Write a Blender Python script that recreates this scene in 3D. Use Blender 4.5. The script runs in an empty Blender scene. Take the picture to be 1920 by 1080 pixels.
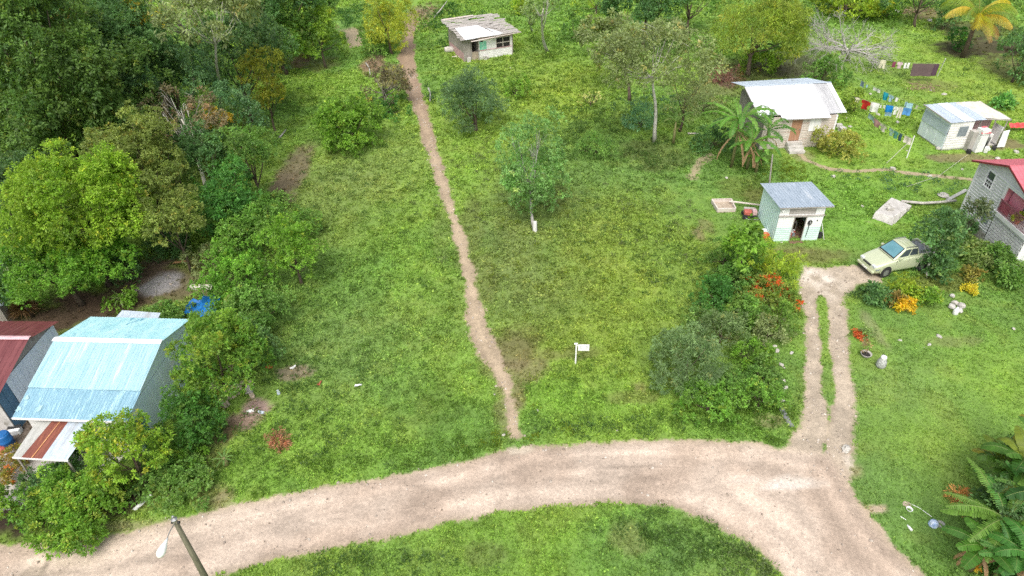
import bpy, math, random
import numpy as np
from mathutils import Vector, Matrix

S = bpy.context.scene
COL = S.collection
random.seed(7)
R_ = math.radians

# ---------------------------------------------------------------- camera geometry
H = 26.0; F = 1280.0; TH = R_(37); RO = R_(1.6)
fwd = np.array([0, math.cos(TH), -math.sin(TH)])
up0 = np.array([0, math.sin(TH), math.cos(TH)]); rt0 = np.array([1., 0, 0])
rt = rt0*math.cos(RO) - up0*math.sin(RO); up = up0*math.cos(RO) + rt0*math.sin(RO)
CP = np.array([0, 0, H])

def G(px, py, z=0.0):
    """world point seen at photo pixel (px, py) at height z"""
    r = fwd + rt*((px-960)/F) + up*((540-py)/F)
    return CP + r*((z-H)/r[2])

def depth(p):
    return float((np.array(p)-CP) @ fwd)

# ---------------------------------------------------------------- noise / colour maps in world metres
def vnoise(x, y, s, seed=0):
    x = x/s + seed*17.31; y = y/s + seed*9.77
    xi = np.floor(x).astype(np.int64); yi = np.floor(y).astype(np.int64)
    fx = x-xi; fy = y-yi
    fx = fx*fx*(3-2*fx); fy = fy*fy*(3-2*fy)
    def h(a, b):
        n = (a*374761393 + b*668265263 + seed*1442695) & 0xffffffff
        n = ((n ^ (n >> 13))*1274126177) & 0xffffffff
        return ((n ^ (n >> 16)) & 0xffff)/65535.0
    return (h(xi, yi)*(1-fx)+h(xi+1, yi)*fx)*(1-fy)+(h(xi, yi+1)*(1-fx)+h(xi+1, yi+1)*fx)*fy

def fbm(x, y, s, seed=0, o=4):
    t = 0; a = .5; n = 0
    for k in range(o):
        t = t+a*vnoise(x, y, s/2**k, seed+k); n += a; a *= .5
    return t/n

def smooth(a, b, x):
    t = np.clip((x-a)/(b-a), 0, 1)
    return t*t*(3-2*t)

def wpoly(pts): return np.array([G(*p)[:2] for p in pts])

def seg_dist(x, y, P, W=None):
    """signed-ish distance to a polyline whose half width varies"""
    best = np.full(x.shape, 1e9)
    for i in range(len(P)-1):
        a = P[i]; b = P[i+1]; d = b-a; L = d@d+1e-9
        t = np.clip(((x-a[0])*d[0]+(y-a[1])*d[1])/L, 0, 1)
        dd = np.hypot(x-a[0]-t*d[0], y-a[1]-t*d[1])
        if W is not None: dd = dd-(W[i]*(1-t)+W[i+1]*t)
        best = np.minimum(best, dd)
    return best

def poly_sdf(x, y, P):
    """distance to polygon, negative inside"""
    n = len(P)
    d = seg_dist(x, y, np.vstack([P, P[:1]]))
    ins = np.zeros(x.shape, bool)
    for i in range(n):
        a = P[i]; b = P[(i+1) % n]
        c = ((a[1] > y) != (b[1] > y)) & (x < (b[0]-a[0])*(y-a[1])/(b[1]-a[1]+1e-12)+a[0])
        ins ^= c
    return np.where(ins, -d, d)

ROAD = wpoly([(-900,1190),(-300,1062),(0,1022),(110,1016),(220,1000),(330,972),(500,933),(700,893),(850,866),(980,836),(1100,829),(1250,822),(1400,828),
              (1480,840),(1560,850),(1580,878),(1610,935),(1670,1015),(1750,1095),(1900,1300),(1620,1300),(1475,1085),(1400,1015),(1330,978),(1250,953),(1150,945),(1000,953),(850,979),(700,1017),
              (500,1056),(380,1085),(0,1190),(-900,1450)])
DRIVE = wpoly([(1470,842),(1500,800),(1514,700),(1510,600),(1500,535),(1508,500),(1545,505),(1600,499),(1650,510),(1650,528),(1605,530),(1582,560),(1590,650),(1601,760),(1598,850),(1590,900),(1520,880)])
STRIP2 = wpoly([(1555,755),(1553,800),(1545,850)])
STRIP = wpoly([(1541,560),(1546,640),(1553,700),(1555,755)])
PATH = wpoly([(965,815),(958,770),(950,725),(935,690),(912,650),(893,600),(884,540),(868,470),(848,400),(828,340),(806,270),(790,210),(772,160),(762,110),(766,60),(776,0),(780,-60)])
PATHW = np.array([.16,.18,.22,.32,.46,.44,.30,.28,.30,.38,.48,.58,.68,.8,.68,.55,.55])
SP1 = wpoly([(1496,286),(1512,300),(1550,316),(1600,322),(1660,318),(1700,324),(1760,330),(1820,336)])
SP2 = wpoly([(1335,288),(1310,305),(1298,332)])
SP3 = wpoly([(640,42),(660,62),(668,85)])
SP4 = wpoly([(1545,404),(1600,412),(1640,418)])

def C(r, g, b): return np.array([r, g, b])
# bare / tinted patches: px, py, radius along x (m), radius along y (m), colour, strength, softness noise
SOIL = C(.125,.085,.055); DKSOIL = C(.045,.033,.022); TAN = C(.22,.17,.10); OLIVE = C(.16,.19,.06)
PATCH = [
 (545,330,1.35,5.6,C(.20,.155,.105),.85),(952,765,.7,2.2,C(.20,.175,.09),.6),(925,665,.8,2.0,C(.19,.17,.08),.5),(530,350,1.0,2.5,C(.18,.14,.09),.7),(600,120,2.2,2.5,C(.16,.14,.06),.55),(560,115,1.2,2.5,C(.2,.12,.07),.7),
 (965,665,1.0,1.4,C(.22,.19,.10),.7),(985,690,1.4,1.0,C(.20,.16,.09),.7),(975,640,1.4,1.6,C(.15,.15,.055),.7),(1010,665,1.4,.6,C(.17,.16,.06),.6),
 (975,745,.4,.9,C(.17,.14,.07),.7),(1085,662,1.2,.6,C(.16,.17,.06),.6),
 (455,790,1.0,.8,C(.23,.165,.125),1.0),(430,815,.6,.9,C(.13,.095,.055),.9),(480,765,.8,.6,C(.28,.20,.17),1.0),(550,700,1.0,.6,C(.24,.18,.14),.8),
 (395,930,.8,.7,C(.20,.19,.08),.6),(420,940,.5,.6,C(.24,.19,.12),.6),(525,825,.3,.4,C(.22,.12,.08),.9),(400,860,.8,.8,C(.1,.08,.04),.6),
 (270,530,2.5,2.6,C(.14,.10,.07),1.0),(340,540,2.5,2.0,C(.15,.12,.08),.9),(180,570,3.5,1.6,C(.10,.065,.042),1.0),
 (100,600,3.5,1.5,C(.10,.07,.045),1.0),(380,490,1.5,1.6,C(.17,.17,.06),.8),
 (700,120,1.4,3.0,C(.24,.15,.11),.9),(730,145,1.4,4,C(.2,.14,.09),.7),(560,60,2,2,C(.05,.035,.02),.7),(800,20,2,4,C(.16,.12,.09),.6),(640,50,.8,2,C(.26,.18,.13),.8),
 (1310,440,.6,.9,C(.22,.17,.10),.75),(1325,425,.5,1,C(.2,.16,.09),.5),(1520,480,3.0,1.0,C(.15,.145,.055),.75),(1480,470,1.6,.7,C(.16,.15,.06),.5),
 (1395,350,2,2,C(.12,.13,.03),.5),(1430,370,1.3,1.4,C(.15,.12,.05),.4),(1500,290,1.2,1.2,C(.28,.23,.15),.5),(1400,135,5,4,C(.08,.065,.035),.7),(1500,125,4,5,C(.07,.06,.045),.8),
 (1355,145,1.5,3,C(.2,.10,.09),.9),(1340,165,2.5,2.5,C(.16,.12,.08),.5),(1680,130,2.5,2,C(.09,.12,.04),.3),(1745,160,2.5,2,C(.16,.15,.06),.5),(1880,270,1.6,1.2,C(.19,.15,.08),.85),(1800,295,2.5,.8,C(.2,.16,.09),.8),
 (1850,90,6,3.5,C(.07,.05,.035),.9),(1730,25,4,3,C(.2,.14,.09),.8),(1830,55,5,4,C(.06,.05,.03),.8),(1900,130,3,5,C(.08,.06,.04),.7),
 (1445,790,.8,.5,C(.22,.18,.11),.6),(1380,740,.8,.6,C(.2,.16,.08),.7),(1200,725,.5,.5,C(.17,.14,.07),.6),(1190,745,1.5,.5,C(.15,.15,.05),.5),
 (1640,955,.45,.2,C(.42,.34,.24),1.0),(1590,880,.6,.6,C(.3,.24,.15),.7),(1640,620,.4,1.6,C(.24,.22,.13),.5),(1780,640,1.6,.5,C(.2,.18,.09),.4),(1760,530,2.2,1,C(.15,.15,.04),.6),
 (1845,430,1.6,1.4,C(.25,.2,.14),.8),(1180,1010,.9,.8,C(.19,.19,.08),.5),(900,1040,1,.6,C(.12,.13,.05),.4),
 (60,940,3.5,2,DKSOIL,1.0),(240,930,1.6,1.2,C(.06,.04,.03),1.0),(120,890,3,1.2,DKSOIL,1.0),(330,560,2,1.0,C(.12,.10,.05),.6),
 (100,1030,2.5,.35,C(.25,.22,.13),.7),(250,985,2.0,.35,C(.25,.22,.13),.7),(60,800,4,3,C(.15,.12,.095),1.0),(1040,370,1.6,1.5,C(.1,.11,.03),.5),
 (880,430,.9,5,OLIVE,.6),(905,520,.9,3,OLIVE,.6),(830,430,.7,4,OLIVE,.4),(790,760,2,2,C(.06,.10,.02),.3),(1230,290,3,3,C(.10,.10,.04),.5),(300,532,1.3,1.3,C(.30,.285,.29),1.0),
]
# broad tints of the turf: px, py, rx, ry, colour, strength
YEL = C(.112,.178,.012); MID = C(.062,.142,.014); DRK = C(.045,.105,.016); LIM = C(.085,.20,.012); OLV = C(.082,.125,.022)
TINT = [
 (1180,500,6,9,YEL,.75),(950,450,3,9,OLV,.75),(1000,560,4,4,OLV,.6),(1050,390,5,6,OLV,.55),(1130,640,4,3,YEL,.6),(1200,430,5,5,YEL,.6),(1060,750,4,2,LIM,.6),
 (1000,200,8,10,YEL,.6),(900,110,6,6,YEL,.5),(1080,140,6,8,YEL,.6),(1150,300,6,8,DRK,.5),(860,330,2,8,LIM,.5),(700,300,7,9,OLV,.45),(620,330,5,8,OLV,.45),
 (640,220,5,9,LIM,.4),(600,560,6,8,MID,.6),(680,650,5,5,C(.075,.13,.03),.5),(560,860,6,3,LIM,.45),(800,700,5,4,LIM,.35),(740,500,4,6,LIM,.35),
 (1750,850,3.5,2.6,C(.11,.2,.012),.8),(1850,700,4,4,C(.10,.2,.012),.7),(1640,900,2.6,3,DRK,.55),(1700,620,4,3,MID,.5),(1820,900,4,3,MID,.7),(1700,720,3,2.5,C(.075,.14,.02),.5),
 (1620,430,6,2.5,LIM,.7),(1600,360,8,4,LIM,.6),(1700,100,12,9,C(.10,.185,.015),.75),(1850,170,9,9,C(.11,.18,.012),.7),(1650,270,6,4,C(.095,.2,.012),.7),(1420,330,6,4,DRK,.3),(1330,380,4,5,MID,.6),
 (1450,640,2,4,MID,.5),(700,30,4,6,DRK,.3),(1370,790,4,1.5,LIM,.5),(1000,1010,7,2.4,LIM,.35),(1320,1030,3,2,C(.05,.12,.02),.6),(800,1050,6,1.5,MID,.5),(600,400,4,7,OLV,.35),
 (1300,60,6,14,MID,.5),(1130,60,8,10,LIM,.3),(850,10,8,12,MID,.4),(1250,470,3,4,MID,.5),(1250,640,3,3,MID,.4),
]

def lawn_colour(x, y):
    n1 = fbm(x, y, 7.0, 1); n2 = fbm(x, y, 1.6, 5); n3 = fbm(x, y, .5, 9, 2)
    base = MID[None]*(1-smooth(.4, .62, n1)[:, None]) + (C(.088,.172,.013))[None]*smooth(.4, .62, n1)[:, None]
    for (px, py, rx, ry, c, s) in TINT:
        g = G(px, py); q = ((x-g[0])/rx)**2+((y-g[1])/ry)**2
        w = s*np.exp(-q*1.1)*(.8+.4*n2)
        w = np.clip(w, 0, 1)[:, None]; base = base*(1-w)+c*w
    w = smooth(.5, .75, n2)[:, None]*.22; base = base*(1-w)+np.array([[.125,.175,.02]])*w
    w = smooth(.5, .28, n2)[:, None]*.14; base = base*(1-w)+np.array([[.032,.085,.012]])*w
    base = base*(.80+.40*n3)[:, None]*np.array([[1.84,1.56,2.6]])*(1+.12*smooth(38, 60, y))[:, None]+np.array([[.024,.026,.018]])
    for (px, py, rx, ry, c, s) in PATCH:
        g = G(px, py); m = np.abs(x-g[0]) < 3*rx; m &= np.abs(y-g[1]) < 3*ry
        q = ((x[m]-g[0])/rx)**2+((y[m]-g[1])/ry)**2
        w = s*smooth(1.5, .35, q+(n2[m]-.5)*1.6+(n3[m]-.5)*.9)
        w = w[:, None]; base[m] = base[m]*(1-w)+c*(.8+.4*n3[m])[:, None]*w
    return base

def patch_bare(x, y):
    """how bare the ground is (0..1), for thinning grass"""
    b = np.zeros(x.shape); n2 = fbm(x, y, 1.6, 5); n3 = fbm(x, y, .5, 9, 2)
    for (px, py, rx, ry, c, s) in PATCH:
        g = G(px, py); m = (np.abs(x-g[0]) < 2*rx) & (np.abs(y-g[1]) < 2*ry)
        q = ((x[m]-g[0])/rx)**2+((y[m]-g[1])/ry)**2
        k = s*(1.0 if c[1] < c[0]*.95 else .35)
        b[m] = np.maximum(b[m], k*smooth(1.5, .35, q+(n2[m]-.5)*1.6+(n3[m]-.5)*.9))
    return b

def dirt_maps(x, y):
    road = poly_sdf(x, y, ROAD); dr = poly_sdf(x, y, DRIVE)
    st = np.minimum(seg_dist(x, y, STRIP)-.20, seg_dist(x, y, STRIP2)-.02)
    pa = seg_dist(x, y, PATH, PATHW)
    s1 = seg_dist(x, y, SP1)-.17; s2 = seg_dist(x, y, SP2)-.4; s3 = seg_dist(x, y, SP3)-.8; s4 = seg_dist(x, y, SP4)-.05
    n = (fbm(x, y, 1.2, 21)-.5)*.7+(fbm(x, y, .35, 27, 2)-.5)*.35
    m_road = smooth(.35, -.35, road+.04+n*.6)
    m_dr = smooth(.5, -.35, dr+n*.8)*(1-.9*smooth(.28, -.15, st+n*.5))
    m_pa = smooth(.5, -.28, pa+n*.85)
    m_s = np.maximum.reduce([smooth(.3, -.12, s1+n*.4)*1.0, smooth(.5, -.3, s2+n*.8)*.65, smooth(.5, -.3, s3+n)*.9, smooth(.3, -.1, s4+n*.5)*.35])
    return road, dr, m_road, m_dr, m_pa, m_s

def dirt_colour(x, y, m_road, m_dr, m_pa, m_s, road):
    n1 = fbm(x, y, 2.6, 31); n2 = fbm(x, y, .7, 37); n3 = fbm(x, y, .22, 41, 2)
    a = np.array([[.362,.284,.222]]); b = np.array([[.455,.370,.297]])
    t = smooth(.36, .66, n1)[:, None]; rc = a*(1-t)+b*t
    # worn wheel tracks and pale crown, running along the road
    w = np.exp(-((road+.85)/.25)**2)+np.exp(-((road+2.1)/.3)**2)
    lane = vnoise(road*1.0+.25*n1, (x+y*.3)*.12, .16, 44); lane2 = vnoise(road, (x+y*.3)*.3, .45, 47)
    rc = rc*(1+.16*w*(.3+n2)*1.2+.26*(lane-.5)+.32*(lane2-.5))[:, None]
    g2 = smooth(.15, .0, np.abs(road+1.5+.5*(n1-.5)))*smooth(.45, .6, n1); rc = rc*(1-.18*g2)[:, None]
    edge = smooth(-.5, .1, road)[:, None]; rc = rc*(1-.35*edge)+np.array([[.36,.30,.20]])*.35*edge
    rc = rc*(.92+.16*n2)[:, None]*(.9+.2*n3)[:, None]
    dc = np.array([[.385,.32,.245]])*(.68+.64*n2)[:, None]*(.85+.3*n3)[:, None]
    g = G(1530, 520); k = smooth(.25, .7, n2)*np.exp(-((x-g[0])/1.4)**2-((y-g[1])/2.0)**2)*1.2; k = np.clip(k, 0, 1)[:, None]; dc = dc*(1-k)+np.array([[.62,.55,.47]])*k
    pc = np.array([[.33,.26,.18]])*(.72+.55*n2)[:, None]*(.85+.3*n3)[:, None]
    cen = np.exp(-(np.minimum(seg_dist(x, y, PATH), 3)/.22)**2)[:, None]; pc = pc*(1+.22*cen)
    far = smooth(42, 75, y)[:, None]; pc = pc*(1-.6*far)+np.array([[.25,.165,.115]])*.6*far
    out = pc; k = m_dr[:, None]; out = out*(1-k)+dc*k; k = m_road[:, None]; out = out*(1-k)+rc*k
    k = smooth(.1, .6, m_s)*(1-m_dr)*(1-m_road)*(1-m_pa); k = k[:, None]; out = out*(1-k)+np.array([[.34,.28,.18]])*k
    for (px, py, rx, ry, c, s) in [(1500,905,1.4,.35,C(.56,.50,.43),.8),(1460,912,1.0,.2,C(.58,.52,.46),.6),(1400,900,.8,.2,C(.5,.44,.38),.4),(1600,880,.25,.8,C(.62,.55,.46),.5),(85,1062,.12,.7,C(.20,.165,.13),.7),(60,1080,.5,.5,C(.24,.2,.15),.5),
                                (980,842,.6,.3,C(.52,.46,.36),.6),(1690,1010,.5,.9,C(.52,.45,.39),.5)]:
        g = G(px, py); q = ((x-g[0])/rx)**2+((y-g[1])/ry)**2; w = (s*smooth(1.6, .3, q+(n2-.5)*2))[:, None]; out = out*(1-w)+c*w
    return out

# ---------------------------------------------------------------- node helpers
def new_mat(name):
    m = bpy.data.materials.new(name); m.use_nodes = True
    nt = m.node_tree; nt.nodes.clear()
    return m, nt, nt.nodes, nt.links

def col4(c): return (float(c[0]), float(c[1]), float(c[2]), 1)

def weathered(name, c1, c2, c3=None, scale=2., stretch=(1,1,1), rough=.7, metal=0., spec=.4, bump=.15, patch=.62, pscale=.8, fine=18., contrast=.22):
    m, nt, N, L = new_mat(name)
    out = N.new('ShaderNodeOutputMaterial'); b = N.new('ShaderNodeBsdfPrincipled'); L.new(b.outputs[0], out.inputs[0])
    tc = N.new('ShaderNodeTexCoord'); mp = N.new('ShaderNodeMapping'); mp.inputs['Scale'].default_value = stretch
    L.new(tc.outputs['Object'], mp.inputs[0])
    n = N.new('ShaderNodeTexNoise'); n.inputs['Scale'].default_value = scale; n.inputs['Detail'].default_value = 8; n.inputs['Roughness'].default_value = .65
    L.new(mp.outputs[0], n.inputs['Vector'])
    r = N.new('ShaderNodeValToRGB'); r.color_ramp.elements[0].position = .38; r.color_ramp.elements[1].position = .64
    r.color_ramp.elements[0].color = col4(c1); r.color_ramp.elements[1].color = col4(c2); L.new(n.outputs['Fac'], r.inputs[0])
    c = r.outputs[0]
    if c3 is not None:
        n2 = N.new('ShaderNodeTexNoise'); n2.inputs['Scale'].default_value = pscale; n2.inputs['Detail'].default_value = 10; n2.inputs['Roughness'].default_value = .7
        L.new(mp.outputs[0], n2.inputs['Vector'])
        r2 = N.new('ShaderNodeValToRGB'); r2.color_ramp.elements[0].position = patch-.03; r2.color_ramp.elements[1].position = patch+.05
        L.new(n2.outputs['Fac'], r2.inputs[0])
        mx = N.new('ShaderNodeMix'); mx.data_type = 'RGBA'; L.new(r2.outputs[0], mx.inputs[0]); L.new(c, mx.inputs[6]); mx.inputs[7].default_value = col4(c3); c = mx.outputs[2]
    n3 = N.new('ShaderNodeTexNoise'); n3.inputs['Scale'].default_value = fine; n3.inputs['Detail'].default_value = 3; L.new(mp.outputs[0], n3.inputs['Vector'])
    mr = N.new('ShaderNodeMapRange'); mr.inputs[1].default_value = .25; mr.inputs[2].default_value = .75; mr.inputs[3].default_value = 1-contrast; mr.inputs[4].default_value = 1+contrast
    L.new(n3.outputs['Fac'], mr.inputs[0])
    mm = N.new('ShaderNodeMix'); mm.data_type = 'RGBA'; mm.blend_type = 'MULTIPLY'; mm.inputs[0].default_value = 1; L.new(c, mm.inputs[6]); L.new(mr.outputs[0], mm.inputs[7])
    L.new(mm.outputs[2], b.inputs['Base Color'])
    b.inputs['Roughness'].default_value = rough; b.inputs['Metallic'].default_value = metal; b.inputs['Specular IOR Level'].default_value = spec
    if bump:
        bp = N.new('ShaderNodeBump'); bp.inputs['Strength'].default_value = bump; bp.inputs['Distance'].default_value = .02; L.new(n3.outputs['Fac'], bp.inputs['Height']); L.new(bp.outputs[0], b.inputs['Normal'])
    return m

def foliage_mat(name, rough=.5, trans=.45, spec=.35):
    m, nt, N, L = new_mat(name)
    out = N.new('ShaderNodeOutputMaterial'); a = N.new('ShaderNodeAttribute'); a.attribute_name = 'Col'
    b = N.new('ShaderNodeBsdfPrincipled'); b.inputs['Roughness'].default_value = rough; b.inputs['Specular IOR Level'].default_value = spec
    L.new(a.outputs['Color'], b.inputs['Base Color'])
    t = N.new('ShaderNodeBsdfTranslucent'); hs = N.new('ShaderNodeMix'); hs.data_type = 'RGBA'; hs.blend_type = 'MULTIPLY'; hs.inputs[0].default_value = 1
    L.new(a.outputs['Color'], hs.inputs[6]); hs.inputs[7].default_value = (1.5, 1.4, .6, 1); L.new(hs.outputs[2], t.inputs['Color'])
    mx = N.new('ShaderNodeMixShader'); mx.inputs[0].default_value = trans; L.new(b.outputs[0], mx.inputs[1]); L.new(t.outputs[0], mx.inputs[2]); L.new(mx.outputs[0], out.inputs[0])
    return m

def terrain_mat():
    m, nt, N, L = new_mat('terrain_surface')
    out = N.new('ShaderNodeOutputMaterial'); b = N.new('ShaderNodeBsdfPrincipled'); L.new(b.outputs[0], out.inputs[0])
    b.inputs['Roughness'].default_value = .95; b.inputs['Specular IOR Level'].default_value = .15
    tc = N.new('ShaderNodeTexCoord')
    g = N.new('ShaderNodeAttribute'); g.attribute_name = 'Col'; d = N.new('ShaderNodeAttribute'); d.attribute_name = 'DirtCol'; k = N.new('ShaderNodeAttribute'); k.attribute_name = 'Dirt'
    def noise(sc, de=4, ro=.6):
        n = N.new('ShaderNodeTexNoise'); n.inputs['Scale'].default_value = sc; n.inputs['Detail'].default_value = de; n.inputs['Roughness'].default_value = ro; L.new(tc.outputs['Object'], n.inputs['Vector']); return n.outputs['Fac']
    def rng(src, lo, hi, a=.28, bb=.72):
        r = N.new('ShaderNodeMapRange'); r.inputs[1].default_value = a; r.inputs[2].default_value = bb; r.inputs[3].default_value = lo; r.inputs[4].default_value = hi; L.new(src, r.inputs[0]); return r.outputs[0]
    def mul(c, f):
        x = N.new('ShaderNodeMix'); x.data_type = 'RGBA'; x.blend_type = 'MULTIPLY'; x.inputs[0].default_value = 1; L.new(c, x.inputs[6]); L.new(f, x.inputs[7]); return x.outputs[2]
    ng = noise(9, 6, .75); gc = mul(g.outputs['Color'], rng(ng, .5, 1.4))
    nd = noise(14, 5, .7); dc = mul(mul(d.outputs['Color'], rng(nd, .80, 1.2)), rng(noise(1.3, 8, .7), .93, 1.07))
    v = N.new('ShaderNodeTexVoronoi'); v.inputs['Scale'].default_value = 9; L.new(tc.outputs['Object'], v.inputs['Vector'])
    sep = N.new('ShaderNodeSeparateColor'); L.new(v.outputs['Color'], sep.inputs[0])
    dc = mul(dc, rng(sep.outputs[0], .9, 1.12, 0, 1))
    v2 = N.new('ShaderNodeTexVoronoi'); v2.inputs['Scale'].default_value = 3.2; L.new(tc.outputs['Object'], v2.inputs['Vector'])
    st = N.new('ShaderNodeMapRange'); st.inputs[1].default_value = .11; st.inputs[2].default_value = .15; st.inputs[3].default_value = .55; st.inputs[4].default_value = 1; L.new(v2.outputs['Distance'], st.inputs[0])
    sep2 = N.new('ShaderNodeSeparateColor'); L.new(v2.outputs['Color'], sep2.inputs[0]); gt = N.new('ShaderNodeMath'); gt.operation = 'LESS_THAN'; gt.inputs[1].default_value = .8; L.new(sep2.outputs[1], gt.inputs[0])
    mxx = N.new('ShaderNodeMath'); mxx.operation = 'MAXIMUM'; L.new(gt.outputs[0], mxx.inputs[0]); L.new(st.outputs[0], mxx.inputs[1])
    dc = mul(dc, mxx.outputs[0])
    ad = N.new('ShaderNodeMath'); ad.operation = 'ADD'; L.new(k.outputs['Fac'], ad.inputs[0]); L.new(rng(noise(4, 9, .8), -.34, .34), ad.inputs[1])
    fac = rng(ad.outputs[0], 0, 1, .3, .68)
    mx = N.new('ShaderNodeMix'); mx.data_type = 'RGBA'; L.new(fac, mx.inputs[0]); L.new(gc, mx.inputs[6]); L.new(dc, mx.inputs[7]); L.new(mx.outputs[2], b.inputs['Base Color'])
    bp = N.new('ShaderNodeBump'); bp.inputs['Strength'].default_value = .45; bp.inputs['Distance'].default_value = .05; L.new(ng, bp.inputs['Height']); L.new(bp.outputs[0], b.inputs['Normal'])
    return m

# ---------------------------------------------------------------- mesh helpers
def tag(o, label=None, cat=None, group=None, kind=None):
    if label: o['label'] = label
    if cat: o['category'] = cat
    if group: o['group'] = group
    if kind: o['kind'] = kind
    return o

def thing(name, label, cat, loc=(0,0,0), rz=0., group=None):
    o = bpy.data.objects.new(name, None); COL.objects.link(o); o.empty_display_size = .3
    o.location = tuple(float(v) for v in loc); o.rotation_euler = (0, 0, rz)
    return tag(o, label, cat, group)

class MB:
    def __init__(s): s.v = []; s.f = []
    def q(s, *p):
        i = len(s.v); s.v += [tuple(float(c) for c in x) for x in p]; s.f.append(tuple(range(i, i+len(p)))); return s
    def box(s, x0, x1, y0, y1, z0, z1, jit=0.):
        j = lambda: random.uniform(-jit, jit)
        p = [(x+j(), y+j(), z+j()) for z in (z0, z1) for y in (y0, y1) for x in (x0, x1)]; i = len(s.v); s.v += p
        s.f += [tuple(i+k for k in t) for t in ((0,2,3,1),(4,5,7,6),(0,1,5,4),(2,6,7,3),(0,4,6,2),(1,3,7,5))]; return s
    def beam(s, a, b, w, h):
        a = Vector(a); b = Vector(b); d = (b-a).normalized(); u = Vector((0,0,1)) if abs(d.z) < .9 else Vector((1,0,0))
        x = d.cross(u).normalized()*w/2; y = x.cross(d).normalized()*h/2; i = len(s.v)
        for c in (a, b): s.v += [tuple(c-x-y), tuple(c+x-y), tuple(c+x+y), tuple(c-x+y)]
        s.f += [tuple(i+k for k in t) for t in ((0,3,2,1),(4,5,6,7),(0,1,5,4),(1,2,6,5),(2,3,7,6),(3,0,4,7))]; return s
    def tube(s, pts, r, n=8, cap=True):
        pts = [Vector(p) for p in pts]; r = r if hasattr(r, '__len__') else [r]*len(pts); base = len(s.v); X = None
        for k, p in enumerate(pts):
            d = (pts[min(k+1, len(pts)-1)]-pts[max(k-1, 0)]).normalized()
            if X is None:
                u = Vector((0,0,1)) if abs(d.z) < .9 else Vector((1,0,0)); X = d.cross(u).normalized()
            else: X = (X-d*X.dot(d)).normalized()
            Y = d.cross(X)
            for a in range(n):
                t = 2*math.pi*a/n; s.v.append(tuple(p+X*(math.cos(t)*r[k])+Y*(math.sin(t)*r[k])))
        for k in range(len(pts)-1):
            for a in range(n):
                b = (a+1) % n; s.f.append((base+k*n+a, base+k*n+b, base+(k+1)*n+b, base+(k+1)*n+a))
        if cap:
            s.f.append(tuple(base+a for a in range(n-1, -1, -1))); s.f.append(tuple(base+(len(pts)-1)*n+a for a in range(n)))
        return s
    def lathe(s, c, prof, n=16):
        i = len(s.v)
        for r, z in prof:
            for a in range(n):
                t = 2*math.pi*a/n; s.v.append((c[0]+r*math.cos(t), c[1]+r*math.sin(t), c[2]+z))
        for k in range(len(prof)-1):
            for a in range(n):
                b = (a+1) % n; s.f.append((i+k*n+a, i+k*n+b, i+(k+1)*n+b, i+(k+1)*n+a))
        s.f.append(tuple(i+a for a in range(n-1, -1, -1))); s.f.append(tuple(i+(len(prof)-1)*n+a for a in range(n)))
        return s
    def corr(s, A, B, Cc, D, period=.18, amp=.02, prof='wave', rows=2, warp=0.):
        """ribbed sheet: ribs repeat along A->B and run along A->D"""
        A, B, Cc, D = (Vector(p) for p in (A, B, Cc, D)); nrm = (B-A).cross(D-A).normalized()
        L = (B-A).length; n = max(1, round(L/period)); P = {'wave': [(0,0),(.2,.8),(.35,1),(.5,.8),(.7,0)], 'box': [(0,0),(.08,1),(.25,1),(.33,0)], 'lap': [(0,0),(.92,1),(.93,0)], 'plank': [(0,1),(.9,1),(.92,0),(.98,0)]}[prof]
        us = []; 
        for k in range(n):
            for (u, h) in P: us.append(((k+u)/n, h*amp))
        us.append((1., 0.)); base = len(s.v); m = len(us); ph = random.random()*9
        for r in range(rows):
            v = r/(rows-1)
            for (u, h) in us:
                w = warp*math.sin(u*7+v*5+ph)+warp*.6*math.sin(u*17+ph*2-v*9)
                p = A*(1-u)*(1-v)+B*u*(1-v)+Cc*u*v+D*(1-u)*v+nrm*(h+w); s.v.append(tuple(p))
        for r in range(rows-1):
            for k in range(m-1): s.f.append((base+r*m+k, base+r*m+k+1, base+(r+1)*m+k+1, base+(r+1)*m+k))
        return s
    def wall(s, x0, x1, z0, z1, y=0., holes=(), prof='lap', period=.18, amp=.018, axis='h'):
        """upright sheet in the local xz plane, boards stacked up (h) or side by side (v); holes = (xa, xb, za, zb)"""
        xs = x0
        def part(a, b, c, d):
            if b-a < .01 or d-c < .01: return
            if axis == 'h': s.corr((a, y, c), (a, y, d), (b, y, d), (b, y, c), period, -amp, prof)
            else: s.corr((a, y, c), (b, y, c), (b, y, d), (a, y, d), period, amp, prof)
        for (a, b, c, d) in sorted(holes):
            part(xs, a, z0, z1); part(a, b, z0, c); part(a, b, d, z1); xs = b
        part(xs, x1, z0, z1); return s
    def build(s, name, m, parent=None, smooth=False, bevel=0., rot=None):
        me = bpy.data.meshes.new(name); v = s.v
        if rot: v = [tuple(rot @ Vector(p)) for p in v]
        me.from_pydata(v, [], s.f); me.update()
        if m: me.materials.append(m)
        if smooth: me.polygons.foreach_set('use_smooth', [True]*len(me.polygons))
        o = bpy.data.objects.new(name, me); COL.objects.link(o)
        if parent: o.parent = parent
        if bevel:
            b = o.modifiers.new('bevel', 'BEVEL'); b.width = bevel; b.segments = 2; b.limit_method = 'ANGLE'
        return o

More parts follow.
